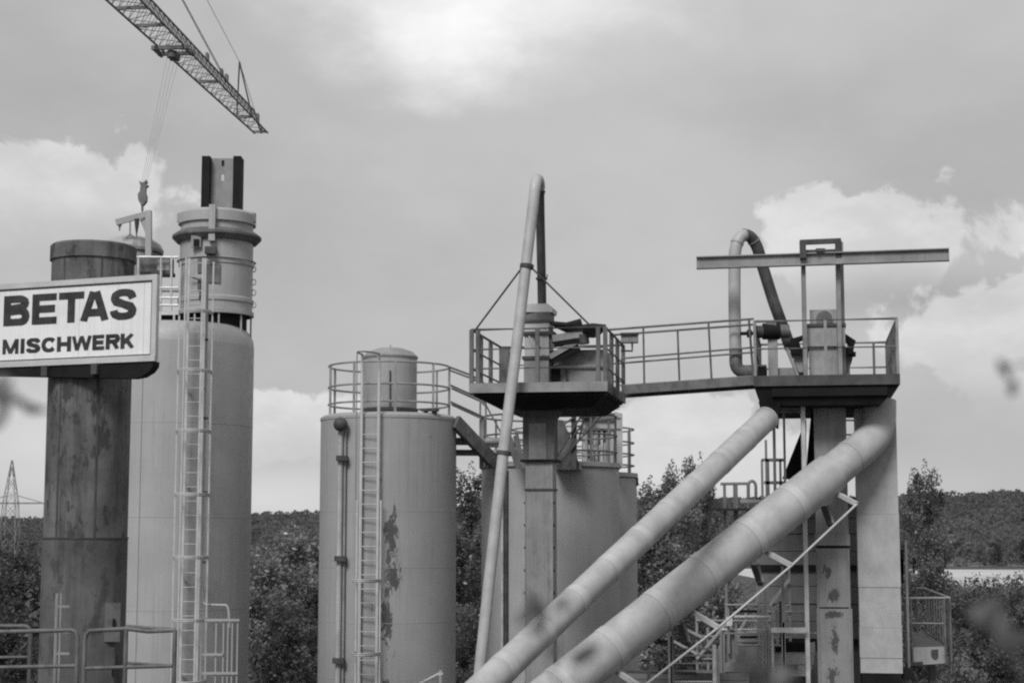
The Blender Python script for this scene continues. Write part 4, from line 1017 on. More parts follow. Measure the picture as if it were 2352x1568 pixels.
def bent_pipe():
    Yg = 29.6
    pts = [(1095, 1700, 29.2), (1101, 1545, 29.3), (1124, 1330, 29.5), (1156, 1040, 29.8), (1186, 800, 30.0), (1228, 440, 30.3)]
    P = [W(*p) for p in pts]
    bend = bez([W(1229, 432, 30.3), W(1231, 405, 30.4), W(1239, 405, 30.7), W(1240, 432, 30.9)], 10)
    P2 = [W(1241, 500, 31.0), W(1244, 640, 31.3), W(1245, 700, 31.45)]
    base = W(1080, 1700, 29.0)
    o = thing('bent_pipe', 'tall thin pipe bent over like a hairpin above the platform', 'pipe', (P[0].x - .6, P[0].y, 0))
    MB().tube([Vector((P[0].x - .55, P[0].y - .25, 0))] + P + bend, .102, 16).build('front_leg', 'pipe_paint', o, True)
    MB().tube([bend[-1]] + P2, .085, 14).build('rear_leg', 'dark_steel', o, True)
    for (a, b, u, v, y) in ((P[3], P[4], 1157, 1040, 29.8),):
        c = W(u, v, y); d = (b - a).normalized(); MB().tube([c - d * .03, c + d * .03], .135, 16).build('coupling', 'dark_steel', o, True)
    c = W(1210, 612, 30.15); d = (P[5] - P[4]).normalized(); MB().tube([c - d * .035, c + d * .035], .13, 16).build('guy_collar', 'dark_steel', o, True)
    c = P2[1]; MB().tube([c - UP * .02, c + UP * .02], .11, 14).build('flange', 'dark_steel', o, True)
    for (u, v, yy) in ((1093, 756, 30.45), (1354, 746, 30.1)): MB().tube([W(1210 + (12 if u > 1200 else -12), 616, 30.1), W(u, v, yy)], .018, 6).build('guy_rod', 'dark_steel', o, True)
    MB().tube([W(1247, 450, 30.9), W(1250, 438, 30.9)], .025, 6).build('valve', 'dark_steel', o); MB().tube([W(1250, 645, 31.2), W(1256, 640, 31.2), W(1257, 630, 31.2)], .012, 6).build('hook', 'dark_steel', o)
bent_pipe()

def catwalk():
    A0, A1 = W(1428, 884, 31.0), W(1738, 862, 30.4)
    o = thing('catwalk', 'narrow railed catwalk linking the two high platforms', 'bridge', (A0 + A1) / 2)
    b = Vector((.12, .85, 0)); 
    for off in (Vector(), b): MB().beam(A0 + off - UP * .09, A1 + off - UP * .09, .07, .17).build('girder', 'dirty_steel', o)
    MB().beam(A0 + b * .5 - UP * .001, A1 + b * .5 - UP * .001, .80, .02).build('deck', 'grey_steel', o)
    for k in range(9): p = A0.lerp(A1, (k + .5) / 9); MB().beam(p + b * .05 - UP * .12, p + b * .95 - UP * .12, .05, .05).build('cross_member', 'dark_steel', o)
    for off in (Vector(), b):
        t0, t1 = W(1398, 757, 30.9) + off, W(1731, 732, 30.2) + off
        MB().tube([t0, t1], .022, 7).build('handrail', 'dirty_steel', o, True)
        m0, m1 = W(1426, 823, 30.9) + off, W(1738, 797, 30.3) + off; MB().tube([m0, m1], .018, 7).build('mid_rail', 'dirty_steel', o, True)
        for f in (.17, .67, .975) if off.length == 0 else (.42,):
            p = A0.lerp(A1, f) + off; q = t0.lerp(t1, .09 + .9 * f); MB().beam(p, q, .035, .035).build('post', 'dirty_steel', o)
catwalk()

# ------------------------------------------------------------------ mixing tower
def right_tower():
    P0 = W(1735, 866, 30.2); zf = P0.z; WD, DP = 2.56, 3.9
    qq = lambda s, t, z: Vector((P0.x, P0.y, 0)) + AX * s + BX * t + UP * z
    pl = thing('platform', 'railed platform with shade-blackened underside carrying the mixing hopper', 'platform', (P0.x + 1.2, P0.y + 1.5, zf), 'railed high platforms')
    obox(P0, 0, WD, 0, DP, zf - .03, zf, 'deck', 'dark_steel', pl)
    obox(P0, -.03, WD + .03, -.05, -.001, zf - .17, zf + .02, 'toe_board', 'dark_steel', pl); obox(P0, -.03, WD + .03, DP + .001, DP + .05, zf - .17, zf + .02, 'toe_board', 'dark_steel', pl)
    for a, b in ((-.03, -.001), (WD + .001, WD + .03)): obox(P0, a, b, 0, DP, zf - .17, zf + .02, 'toe_board', 'dark_steel', pl)
    MB().hexa([qq(.10, .1, zf - .52), qq(WD - .32, .1, zf - .52), qq(WD - .32, DP - .1, zf - .52), qq(.10, DP - .1, zf - .52)], [qq(0.0, 0, zf - .18), qq(WD, 0, zf - .18), qq(WD, DP, zf - .18), qq(0.0, DP, zf - .18)]).build('under_frame', 'black_steel', pl)  # shade beneath the platform put in as near-black colour
    obox(P0, .3, WD - .2, -.004, .09, zf - .36, zf - .19, 'edge_beam', 'black_steel', pl)
    cor = [qq(0, 0, zf), qq(WD, 0, zf), qq(WD, DP, zf), qq(0, DP, zf)]
    for h, rr in ((1.03, .026), (.52, .02)): MB().tube([p + UP * h for p in cor], rr, 7, closed=True).build('handrail', 'dirty_steel', pl)
    for s, t in [(0, 0), (WD, 0), (WD, DP), (0, DP), (WD * .5, 0), (WD * .35, DP), (WD * .7, DP), (WD * .9, DP), (0, 1.9)] + [(WD, .45 * k) for k in range(1, 9)]:
        p = qq(s, t, zf); MB().box(p + UP * .5, (.05, .05, 1.05), ROT).build('post', 'dirty_steel' if t else 'grey_steel', pl)
    MB().beam(qq(WD, .05, zf + 1.0), qq(WD, DP * .7, zf + .1), .03, .03).build('brace', 'dirty_steel', pl)
    # hopper
    Yh = 30.7; h = thing('mixing_hopper', 'grey mixing hopper with narrow trunk and sloping dark wings on the platform', 'machine', W(1893, 866, Yh))
    hz = lambda v: Z(v, Yh)
    obox(W(1858, 800, Yh), 0, S(72, Yh), 0, .6, zf, hz(797), 'trunk', 'column_paint', h); obox(W(1849, 800, Yh), 0, S(92, Yh), -.06, .8, hz(796.5), hz(752), 'bin', 'column_paint', h)
    obox(W(1849, 800, Yh), -.02, S(94, Yh), -.09, .82, hz(751.5), hz(745), 'lid', 'dark_steel', h); obox(W(1858, 740, Yh), .02, S(67, Yh), .1, .7, hz(744.5), hz(710), 'top_box', 'column_paint', h)
    p = W(1893, 733, Yh + .08); MB().tube([p, p - BX * .10], .15, 18).build('inlet', 'dirty_steel', h, True)
    prism([(1818, 802), (1856, 802), (1856, 864), (1840, 864), (1826, 835)], Yh + .25, .7, 'wing', 'column_paint', h); prism([(1931, 800), (1962, 796), (1958, 825), (1944, 862), (1931, 862)], Yh + .25, .7, 'wing', 'dirty_steel', h)
    prism([(1814, 799), (1857, 797), (1857, 813), (1817, 813)], Yh + .1, .8, 'wing_lip', 'black_steel', h); prism([(1931, 797), (1961, 797), (1957, 812), (1931, 820)], Yh + .1, .8, 'wing_lip', 'black_steel', h)
    for pts in ([(1940, 765), (1966, 782), (1960, 800), (1950, 790), (1942, 780)], [(1815, 778), (1850, 768), (1850, 775), (1835, 782), (1840, 800), (1815, 800)], [(1955, 806), (1966, 808), (1966, 816), (1955, 816)]): prism(pts, Yh + .15, .3, 'flap_arm', 'black_steel', h)
    MB().beam(W(1806, 798, Yh - .2), W(1832, 862, Yh - .2), .05, .05).build('strut', 'grey_steel', h); obox(W(1833, 860, Yh - .2), 0, .16, 0, .2, zf, zf + .12, 'strut_foot', 'black_steel', h)
    # drive motor on the left
    Ym = 31.0; m = thing('drive_motor', 'dark cylindrical drive motor with shaft beside the slanting duct', 'motor', W(1765, 800, Ym))
    MB().tube([W(1752, 761, Ym), W(1790, 761, Ym)], .155, 18).build('body', 'black_steel', m, True); MB().tube([W(1736, 762, Ym), W(1752, 762, Ym)], .12, 16).build('gearbox', 'dark_steel', m, True)
    MB().tube([W(1700, 766, Ym), W(1736, 765, Ym)], .035, 8).build('shaft', 'black_steel', m, True); MB().tube([W(1716, 766, Ym), W(1726, 766, Ym)], .075, 12).build('coupling', 'black_steel', m, True)
    MB().box(W(1771, 745, Ym), (.2, .2, .10), ROT).build('terminal_box', 'dirty_steel', m); MB().tube([W(1790, 761, Ym), W(1812, 761, Ym)], .13, 14).build('end_bell', 'dirty_steel', m, True)
    obox(W(1764, 830, Ym), 0, S(22, Ym), 0, .4, zf, Z(778, Ym), 'stand', 'column_paint', m); obox(W(1740, 850, Ym), 0, .16, 0, .2, zf, zf + .28, 'foot', 'black_steel', m); obox(W(1786, 850, Ym), 0, .42, .1, .5, zf, zf + .26, 'base_plate', 'grey_steel', m)
    # hooped duct
    Yd = 31.4; dd = thing('hooped_duct', 'pale duct bent over in a hoop behind the hoist beam', 'duct', W(1690, 866, Yd))
    arc = bez([W(1687, 610, Yd), W(1684, 520, Yd), W(1732, 515, Yd + .1), W(1748, 600, Yd + .3)], 16)
    MB().tube([W(1690, 836, Yd), W(1687, 700, Yd), W(1687, 620, Yd)] + arc[1:9], .118, 18).build('riser', 'pipe_paint', dd, True)
    MB().tube(arc[8:] + [W(1776, 690, Yd + .2), W(1816, 800, Yd)], .115, 18).build('slanting_leg', 'dark_steel', dd, True)
    MB().tube([W(1690, 800, Yd)] + bez([W(1690, 830, Yd), W(1690, 853, Yd), W(1712, 853, Yd)], 6) + [W(1760, 852, Yd)], .125, 18).build('elbow', 'dirty_steel', dd, True)
    for i in (4, 8, 12): t = (arc[i + 1] - arc[i - 1]).normalized(); MB().tube([arc[i] - t * .012, arc[i] + t * .012], .128, 18).build('seam_ring', 'grey_steel', dd, True)
    # hoist beam and gantry
    Yb = 30.2; hb = thing('hoist_beam', 'long steel I-beam hoist rail slung across the gantry', 'beam', W(1890, 620, Yb))
    a, b = W(1600, 604, Yb + .5), W(2180, 585, Yb - .4)
    dn = (b - a).normalized(); sdv = Vector((dn.y, -dn.x, 0)); n2 = Vector((-dn.y, dn.x, 0))
    MB().beam(a, b, .02, .19).build('web', 'grey_steel', hb)
    for k in (-1, 1): MB().beam(a + UP * (k * .105), b + UP * (k * .105), .15, .02).build('flange', 'grey_steel', hb)
    g = thing('hoist_gantry', 'slim steel goalpost gantry holding the hoist beam above the hopper', 'gantry', W(1887, 800, Yb + .35))
    for (u0, u1, yy) in ((1844, 1848, Yb + .25), (1923, 1929, Yb + .25), (1931, 1934, Yb + .6)): 
        t = W(u0, 556, yy); MB().beam(Vector((t.x, t.y, zf)), t, .075, .075).build('post', 'grey_steel', g)
    MB().beam(W(1838, 557, Yb + .25), W(1931, 553, Yb + .25), .09, .09).build('crossbar', 'dark_steel', g)
    for u in (1844, 1926): MB().box(W(u, 575, Yb + .08), (.12, .22, .32), ROT).build('clamp', 'dark_steel', g)
    MB().beam(W(1845, 578, Yb + .2), W(1928, 576, Yb + .2), .05, .06).build('tie', 'dark_steel', g); MB().box(W(1884, 575, Yb), (.16, .12, .06)).build('stop_block', 'dark_steel', g)
    # main column
    Yc = 30.9; c = W(1872, 1100, Yc); w = S(73, Yc)
    co = thing('tower_column', 'square panelled tower column with rust patches beneath the black platform', 'column', (c.x + w / 2, c.y + .3, 0))
    cz = lambda v: Z(v, Yc)
    pxx = lambda u, v: W(u, v, Yc).x
    material('rust_panel', .27, .55, var=.12, scale=1.4, streak=.25, streak_col=.11, patch=[
        (pxx(1902, 1310), cz(1310), .12, .16, .85), (pxx(1908, 1345), cz(1345), .06, .16, .7), (pxx(1912, 1368), cz(1368), .13, .14, 1.15), (pxx(1915, 1410), cz(1410), .17, .07, 1.15),
        (pxx(1915, 1480), cz(1475), .10, .35, .8), (pxx(1910, 1545), cz(1550), .12, .22, .8)])
    obox(c, 0, w, 0, .6, cz(1225), zf - .5, 'upper_casing', 'column_paint', co)
    obox(c, -.02, w + .02, -.03, .6, cz(1252), cz(1225.5), 'belt', 'column_paint', co); obox(c, -.0, w, -.02, .58, cz(1258), cz(1252.5), 'joint', 'black_steel', co)
    obox(c, -.01, w + .01, -.02, .6, cz(1393), cz(1258.5), 'panel', 'rust_panel', co); obox(c, .0, w, -.01, .58, cz(1396), cz(1393.5), 'joint', 'black_steel', co)
    obox(c, -.02, w + .03, -.03, .6, 0, cz(1396.5), 'panel', 'rust_panel', co)
    for s in (.0, w - .03): obox(c, s, s + .03, -.06, -.031, .1, cz(1259), 'angle_strip', 'grey_steel', co)
    # white box duct
    Yw = 30.95; d = W(1970, 1250, Yw); ww = S(93, Yw); wz = lambda v: Z(v, Yw)
    bd = thing('box_duct', 'broad white box duct with folded seams beside the tower column', 'duct', (d.x + ww / 2, d.y + .3, 0))
    prev = wz(1545)
    for i, v in enumerate((1510, 1440, 1348, 1180, 930)):
        obox(d, -.006 * (i % 2), ww + .006 * (i % 2), -.01 * (i % 2), .62, prev + .006, wz(v) - .004, 'section', 'pipe_paint', bd)
        if i < 4: obox(d, -.001, ww + .001, -.004, .60, wz(v) - .0039, wz(v) + .0059, 'fold_seam', 'grey_steel', bd)
        prev = wz(v)
    obox(d, .02, ww - .02, .02, .58, 0, wz(1545) + .004, 'plinth', 'black_steel', bd)
    obox(d, ww + .001, ww + .20, .1, .5, wz(1560), wz(1535), 'side_spout', 'black_steel', bd)
    # dark chutes left of the column, leaning against it
    ch = thing('feed_chute', 'dark triangular feed chute between ladder and tower column', 'chute', W(1830, 1110, 31.8))
    prism([(1797, 1098), (1852, 960), (1852, 1100)], 31.8, .5, 'side_plate', 'black_steel', ch); prism([(1851, 1080), (1864, 935), (1872, 960), (1872, 1100), (1851, 1110)], 31.5, .4, 'back_plate', 'black_steel', ch)
    prism([(1800, 1108), (1842, 1106), (1825, 1128), (1800, 1128)], 31.75, .5, 'outlet', 'dirty_steel', ch)
right_tower()

# ------------------------------------------------------------------ conveyor pipes
def conveyors():
    def pipe(name, label, a, b, D, nseg, pale, ext):
        d = (b - a).normalized(); e = b + d * ext
        o = thing(name, label, 'conveyor', (e.x, e.y, 0), 'sloping conveyor pipes')
        L = (e - a).length; k = int(L / nseg)
        for i in range(k):
            p, q = a + d * (i * nseg + .004), a + d * ((i + 1) * nseg - .004)
            MB().tube([p, q], D / 2 * (1.0 if i % 2 else .99), 28).build('section', 'pipe_paint', o, True)
            MB().tube([q - d * .16, q + d * .008], D / 2 * 1.018, 28).build('collar', 'pipe_paint_pale', o, True)
        return o, d, a + d * (k * nseg)
    a, b = W(1760, 962, 30.0), W(1120, 1568, 23.0)
    o, d, e = pipe('thin_conveyor_pipe', 'thinner of the two sloping conveyor pipes, rising to the black platform', a, b, .435, 1.02, None, 3.0)
    MB().tube([a + d * .03, a - d * .02], .232, 28).build('head_flange', 'pipe_paint', o, True)
    MB().hexa([W(1752, 962, 30.1), W(1786, 985, 30.1), W(1788, 985, 30.6), W(1752, 962, 30.6)], [W(1742, 922, 30.0), W(1792, 922, 30.0), W(1792, 922, 30.7), W(1742, 922, 30.7)]).build('head_box', 'black_steel', o)
    m = MB(); m.beam((e.x, e.y, 0), e - UP * .1, .3, .3); m.build('support_leg', 'dirty_steel', o)
    a, b = W(1908, 1086, 30.05), W(1300, 1568, 27.4)
    o, d, e = pipe('thick_conveyor_pipe', 'thicker of the two sloping conveyor pipes with bracketed conduit beneath', a, b, .745, 1.13, None, 3.5)
    top = [a + d * .06, a - d * .35] + bez([a - d * .75, a - d * 1.35, W(2020, 985, 30.75), W(2019, 920, 30.8)], 12)
    MB().tube(top, [.33, .32, .318] + [.315] * 12, 28).build('head_elbow', 'pipe_paint', o, True)
    q_ = a - d * .55; MB().tube([q_ + d * .02, q_ - d * .02], .33, 28).build('collar', 'pipe_paint', o, True)
    m = MB(); m.beam((e.x, e.y, 0), e - UP * .1, .4, .4); m.build('support_leg', 'dirty_steel', o)
    # brackets and conduit along the underside
    br = [(1918, 1130, 1968, 1157, 29.85), (1757, 1265, 1818, 1298, 29.15), (1588, 1402, 1650, 1440, 28.4), (1412, 1538, 1474, 1578, 27.65)]
    ends = []
    for (u0, v0, u1, v1, y) in br:
        p, q = W(u0, v0, y + .1), W(u1, v1, y - .35); MB().beam(p, q, .075, .075).build('bracket', 'ladder_paint', o); ends.append(q)
        MB().beam(W(u0 - 26, v0 + 34, y + .5), W(u0 - 10, v0 + 76, y + .2), .10, .06).build('hanger', 'dark_steel', o)
        MB().beam(W(u0 - 16, v0 + 30, y + .35), W(u0 - 4, v0 + 72, y + .1), .04, .04).build('hanger', 'grey_steel', o)
    for p, q in zip(ends[:-1], ends[1:]): MB().tube([p, q], .021, 8).build('conduit', 'ladder_paint', o, True)
    dd = (ends[-1] - ends[-2]).normalized(); MB().tube([ends[-1], ends[-1] + dd * 2], .021, 8).build('conduit', 'ladder_paint', o, True)
    for p, q in zip(ends[:-1], ends[1:]): MB().tube([p + Vector((.02, .25, -.03)), q + Vector((.02, .25, -.03))], .018, 6).build('conduit', 'grey_steel', o, True)
conveyors()

# ------------------------------------------------------------------ lower works of the mixing tower
def lower_works():
    Yb = 33.2; h = W(1742, 1400, Yb); hb = thing('mixer_house', 'dark panelled mixer house behind the tower column', 'building', (h.x + 1.1, h.y + 1, 0))
    wd = S(240, Yb); bz = lambda v: Z(v, Yb)
    vs_ = [1700, 1580, 1468, 1425, 1385, 1345, 1300, 1265, 1225, 1190, 1150]
    for i in range(len(vs_) - 1):
        inset = .10 if i in (1,) else (0.03 if i % 2 else 0)
        lo = 0 if i == 0 else bz(vs_[i]) + .006
        obox(h, 0, wd, inset, 2.4, lo, bz(vs_[i + 1]) - .006, 'cladding_panel', 'panel_paint', hb)
    obox(h, .01, wd - .01, .14, 2.3, .2, bz(1150) - .02, 'core_wall', 'black_steel', hb)
    obox(h, -.02, wd + .02, -.02, 2.4, bz(1150), bz(1142), 'roof', 'dark_steel', hb)
    for v in (1300, 1468): obox(h, 0, wd, -.05, .09, bz(v + 8), bz(v - 4), 'dark_band', 'black_steel', hb)
    # tall ladder beside the column
    Yl = 31.1; x0, x1 = W(1775, 1100, Yl), W(1846, 1100, Yl)
    lz = lambda v: Z(v, Yl)
    o = thing('access_frame', 'tall pale post and thin frame standing before the mixer house', 'frame', (x1.x, x1.y, 0))
    p = W(1850, 1250, Yl - .6); MB().beam((p.x, p.y, 0), (p.x, p.y, Z(930, Yl - .6)), .075, .06).build('post', 'galvanised', o)
    p = W(1778, 1000, Yl); MB().beam((p.x, p.y, lz(1160)), (p.x, p.y, lz(926)), .05, .05).build('post', 'grey_steel', o)
    for (v, hh) in ((939, .06), (946, .03)): MB().beam(W(1778, v, Yl - .3), W(1845, v, Yl - .3), .04, hh).build('crossbar', 'grey_steel', o)
    for (u, va, vb) in ((1759, 1010, 1150), (1750, 1055, 1160), (1764, 1055, 1140), (1792, 1055, 1140), (1800, 930, 1140)):
        a = W(u, va, Yl); MB().beam(Vector((a.x, a.y, lz(vb))), a, .04, .04).build('post', 'grey_steel', o)
    for (u0, u1, v) in ((1750, 1800, 1056), (1755, 1802, 1108), (1700, 1770, 1150)): MB().beam(W(u0, v, Yl), W(u1, v, Yl), .04, .06).build('crossbar', 'grey_steel', o)
    for (u, va) in ((1773, 1420), (1797, 1300), (1798, 1428)):
        a = W(u, va, Yl - .7); MB().beam((a.x, a.y, 0), a, .05, .05).build('post', 'grey_steel', o)
    MB().beam(W(1771, 1446, Yl - .72), W(1852, 1446, Yl - .72), .04, .09).build('crossbar', 'galvanised', o)
    for v in (965, 998, 1030): MB().tube([W(1938, v, 32.4), W(1972, v, 32.4)], .018, 6).build('rung', 'grey_steel', o)
    # railed landing behind the pipe
    Yr = 34.0; r = thing('landing', 'small railed landing behind the thick conveyor pipe', 'platform', W(1700, 1200, Yr))
    for u in (1664, 1689, 1718): a = W(u, 1113, Yr); MB().beam(Vector((a.x, a.y, 0 if u == 1664 else Z(1215, Yr))), a, .055 if u != 1689 else .09, .05).build('post', 'grey_steel', r)
    MB().beam(W(1655, 1111, Yr), W(1720, 1110, Yr), .05, .06).build('handrail', 'grey_steel', r)
    MB().tube([W(1719, 1190, Yr)] + bez([W(1719, 1115, Yr), W(1719, 1100, Yr), W(1736, 1100, Yr), W(1736, 1118, Yr)], 8) + [W(1737, 1190, Yr)], .032, 8).build('hoop_rail', 'grey_steel', r, True)
    MB().hexa([W(1640, 1172, Yr - .3), W(1742, 1172, Yr - .3), W(1742, 1172, Yr + .8), W(1640, 1172, Yr + .8)], [W(1640, 1167, Yr - .3), W(1742, 1167, Yr - .3), W(1742, 1167, Yr + .8), W(1640, 1167, Yr + .8)]).build('deck', 'dark_steel', r)
    a = W(1737, 1172, Yr); MB().beam((a.x, a.y, 0), a, .06, .06).build('post', 'grey_steel', r)
    # hopper wagon / machine housing with rails, left of the house
    Ym = 31.6; m = thing('machine_housing', 'dusty grey machine housing with rounded top before the mixer house', 'machine', W(1665, 1560, Ym))
    prism([(1655, 1484), (1660, 1468), (1690, 1458), (1752, 1452), (1760, 1484)], Ym, 1.0, 'hood', 'column_paint', m); prism([(1652, 1542), (1650, 1484.5), (1760, 1484.5), (1760, 1542)], Ym - .05, 1.1, 'body', 'column_paint', m)
    prism([(1752, 1452), (1780, 1456), (1772, 1486), (1760, 1500), (1756, 1470)], Ym - .2, .5, 'spout', 'pale_box', m)
    prism([(1765, 1525), (1870, 1525), (1870, 1502), (1765, 1502)], Ym - .3, .8, 'conveyor_skirt', 'column_paint', m); prism([(1765, 1552), (1860, 1552), (1866, 1526), (1765, 1526)], Ym - .28, .8, 'conveyor_skirt', 'pale_box', m)
    prism([(1806, 1537), (1832, 1537), (1832, 1526), (1806, 1526)], Ym - .36, .1, 'bearing', 'black_steel', m); prism([(1782, 1500), (1872, 1500), (1872, 1474), (1782, 1474)], Ym + .3, .3, 'dark_mouth', 'black_steel', m)
    prism([(1848, 1502), (1850, 1488), (1862, 1478), (1872, 1476), (1872, 1502)], Ym - .1, .4, 'roller_cover', 'pale_box', m)
    prism([(1600, 1640), (1600, 1548), (1760, 1548), (1790, 1560), (1860, 1553), (1870, 1640)], Ym + .1, 1.0, 'under_frame', 'panel_paint', m)
    MB().beam(W(1620, 1600, Ym + .4), Vector((W(1620, 1600, Ym).x, Ym + .4, 0)), .3, .3).build('leg', 'dirty_steel', m); MB().beam(W(1840, 1600, Ym + .4), Vector((W(1840, 1600, Ym).x, Ym + .4, 0)), .3, .3).build('leg', 'dirty_steel', m)
    # scaffold rails in front
    Ys = 31.0; s = thing('rail_frame', 'pale tube rail frame standing before the machine housing', 'railing', W(1700, 1560, Ys))
    sx = lambda u, va, vb, wd=.05, y=Ys, mt='grey_steel': (lambda a: MB().beam(Vector((a.x, a.y, Z(vb, y))), a, wd, .04).build('post', mt, s))(W(u, va, y))
    for (u, va, vb) in ((1656, 1450, 1546), (1661, 1455, 1546), (1672, 1395, 1500), (1690, 1430, 1500), (1750, 1395, 1545), (1757, 1330, 1545), (1764, 1440, 1545), (1784, 1400, 1480), (1742, 1380, 1480)): sx(u, va, vb)
    sx(1676, 1445, 1520, .18, Ys + .1, 'column_paint'); sx(1792, 1380, 1485, .04, Ys, 'dark_steel')
    for (u0, u1, v) in ((1658, 1800, 1445), (1686, 1766, 1416), (1690, 1750, 1472), (1662, 1880, 1454), (1690, 1800, 1511 - 30)): MB().tube([W(u0, v, Ys), W(u1, v, Ys)], .022 if v != 1416 else .035, 7).build('handrail', 'galvanised' if v in (1445, 1416) else 'grey_steel', s, True)
    MB().box(W(1675, 1426, Ys - .1), (.11, .05, .16)).build('notice_plate', 'sign_white', s)
    for v in (1403, 1462): MB().beam(W(1700, v, Ys + .5), W(1748, v, Ys + .5), .05, .05).build('beam', 'black_steel', s)
    # braced scaffold between stairs and mixer house
    Yk = 32.2; sc2 = thing('scaffold', 'grey braced scaffold between the stair flight and the mixer house', 'scaffold', (W(1700, 1500, Yk).x, Yk, 0))
    for u in (1600, 1625, 1668, 1712, 1736, 1768, 1812):
        a = W(u, {1600: 1415, 1625: 1440, 1812: 1300}.get(u, 1372 + (u % 5) * 8), Yk); MB().beam((a.x, a.y, 0), a, .045, .045).build('post', 'grey_steel', sc2)
    for (u0, u1, v) in ((1600, 1770, 1424), (1600, 1735, 1460), (1625, 1812, 1492), (1664, 1812, 1388), (1600, 1700, 1512), (1736, 1860, 1404)): MB().tube([W(u0, v, Yk - .05), W(u1, v + 1, Yk - .05)], .02, 6).build('ledger', 'grey_steel', sc2, True)
    for (u0, v0, u1, v1) in ((1600, 1512, 1668, 1430), (1668, 1430, 1736, 1500), (1668, 1500, 1712, 1424), (1736, 1424, 1812, 1492), (1768, 1390, 1812, 1330), (1560, 1436, 1612, 1462), (1545, 1470, 1600, 1500)): MB().beam(W(u0, v0, Yk - .12), W(u1, v1, Yk - .12), .035, .05).build('brace', 'column_paint', sc2)
    # stair flight
    Yt = 29.0; t = thing('stair_flight', 'steel stair flight with open treads under the thick conveyor pipe', 'stairs', (W(1560, 1500, Yt).x, Yt, 0))
    for (u, va) in ((1490, 1545), (1538, 1450), (1543, 1460), (1640, 1480), (1648, 1490)):
        a = W(u, va, Yt); a2 = a if va > 1400 else a; MB().beam((a.x, a.y, 0), a, .06, .05).build('post', 'galvanised' if u in (1538, 1640) else 'grey_steel', t)
    for (v, mt) in ((1487, 'grey_steel'), (1502, 'column_paint'), (1520, 'column_paint'), (1537, 'grey_steel'), (1562, 'galvanised'), (1590, 'grey_steel')):
        MB().hexa([W(1545, v + 4, Yt), W(1645, v + 4, Yt), W(1645, v + 4, Yt + .3), W(1545, v + 4, Yt + .3)], [W(1545, v, Yt), W(1645, v, Yt), W(1645, v, Yt + .3), W(1545, v, Yt + .3)]).build('tread', mt, t)
    for (v, q) in ((1550, 0), (1566, .05)): MB().beam(W(1440, v, Yt + .8), W(1720, v + 4, Yt + .8), .08, .13).build('cross_beam', 'panel_paint', t)
    MB().beam(W(1440, 1540, Yt + .8), W(1600, 1545, Yt + .8), .10, .04).build('cross_beam', 'dark_steel', t)
    # thin brace of the other conveyor foot, low between the tanks
    k = W(1012, 1545, 26.0); f = thing('brace_frame', 'thin pale braced post at the foot of the ladder tank', 'frame', (k.x, k.y, 0))
    MB().tube([Vector((k.x, k.y, 0)), W(1012, 1538, 26.0)], .025, 7).build('post', 'column_paint', f, True); MB().tube([W(960, 1572, 26.0), W(1015, 1543, 26.0)], .025, 7).build('brace', 'column_paint', f, True)
    MB().tube([W(1008, 1551, 26.0), W(1018, 1546, 26.0)], .03, 7).build('clip', 'column_paint', f, True)
lower_works()

def cage_balcony():
    Y = 31.8; o = thing('cage_balcony', 'railed cage balcony with pale front plate bearing a dark shield mark', 'platform', W(2130, 1530, Y))
    z = lambda v, y=Y: Z(v, y)
    prism([(2098, 1527), (2096, 1486), (2172, 1484), (2174, 1522)], Y, .06, 'front_plate', 'column_paint', o)
    MB().hexa([W(2100, 1486, Y + .07), W(2173, 1485, Y + .07), W(2118, 1452, Y + 2.6), W(2080, 1452, Y + 2.6)], [W(2100, 1483.5, Y + .07), W(2173, 1482.5, Y + .07), W(2118, 1450, Y + 2.6), W(2080, 1450, Y + 2.6)]).build('deck', 'dark_steel', o)
    sh = [(2139, 1488), (2155, 1487), (2155, 1504), (2152, 1509), (2147, 1510), (2142, 1507), (2139, 1502)]
    prism([(u, v + 3) for u, v in sh], Y - .02, .019, 'shield_mark', 'dark_steel', o)
    for (u, va, vb, y) in ((2078, 1372, 1525, Y), (2092, 1372, 1525, Y), (2168, 1372, 1525, Y), (2181, 1372, 1518, Y), (2104, 1350, 1480, Y + 2.5)):
        a = W(u, va, y); MB().beam(Vector((a.x, a.y, Z(vb, y))), a, .036, .034).build('post', 'dirty_steel', o)
    ft = W(2182, 1372, Y); bk = W(2121, 1350, Y + 2.5); lf = W(2104, 1350, Y + 2.5)
    MB().tube([ft, bk, lf], .02, 7).build('handrail', 'grey_steel', o, True); MB().tube([W(2076, 1373, Y), ft], .02, 7).build('handrail', 'grey_steel', o, True); MB().tube([W(2076, 1430, Y), W(2172, 1431, Y)], .015, 6).build('mid_rail', 'grey_steel', o, True)
    for k in range(1, 10):
        p = ft.lerp(bk, k / 10); q = W(2173, 1485, Y + .1).lerp(W(2118, 1452, Y + 2.6), k / 10); MB().beam(Vector((p.x, p.y, q.z)), p, .024, .024).build('baluster', 'dirty_steel', o)
    a = W(2080, 1240, Y - .3); MB().beam((a.x, a.y, 0), a, .045, .045).build('tall_post', 'grey_steel', o)
    MB().beam(W(2081, 1525, Y - .3), W(2118, 1522, Y - .1), .06, .06).build('foot_bar', 'dark_steel', o)
    for v in (1290, 1310): MB().box(W(2069, v, Y + .6), (.08, .1, .5)).build('side_box', 'black_steel', o)
    for v in (1395, 1455, 1500): MB().box(W(2076, v, Y + .3), (.22, .3, .12)).build('rail_clip', 'dirty_steel', o)
    p = W(2140, 1525, Y + .5); MB().beam((p.x, p.y, 0), p, .12, .12).build('leg', 'dirty_steel', o)
cage_balcony()

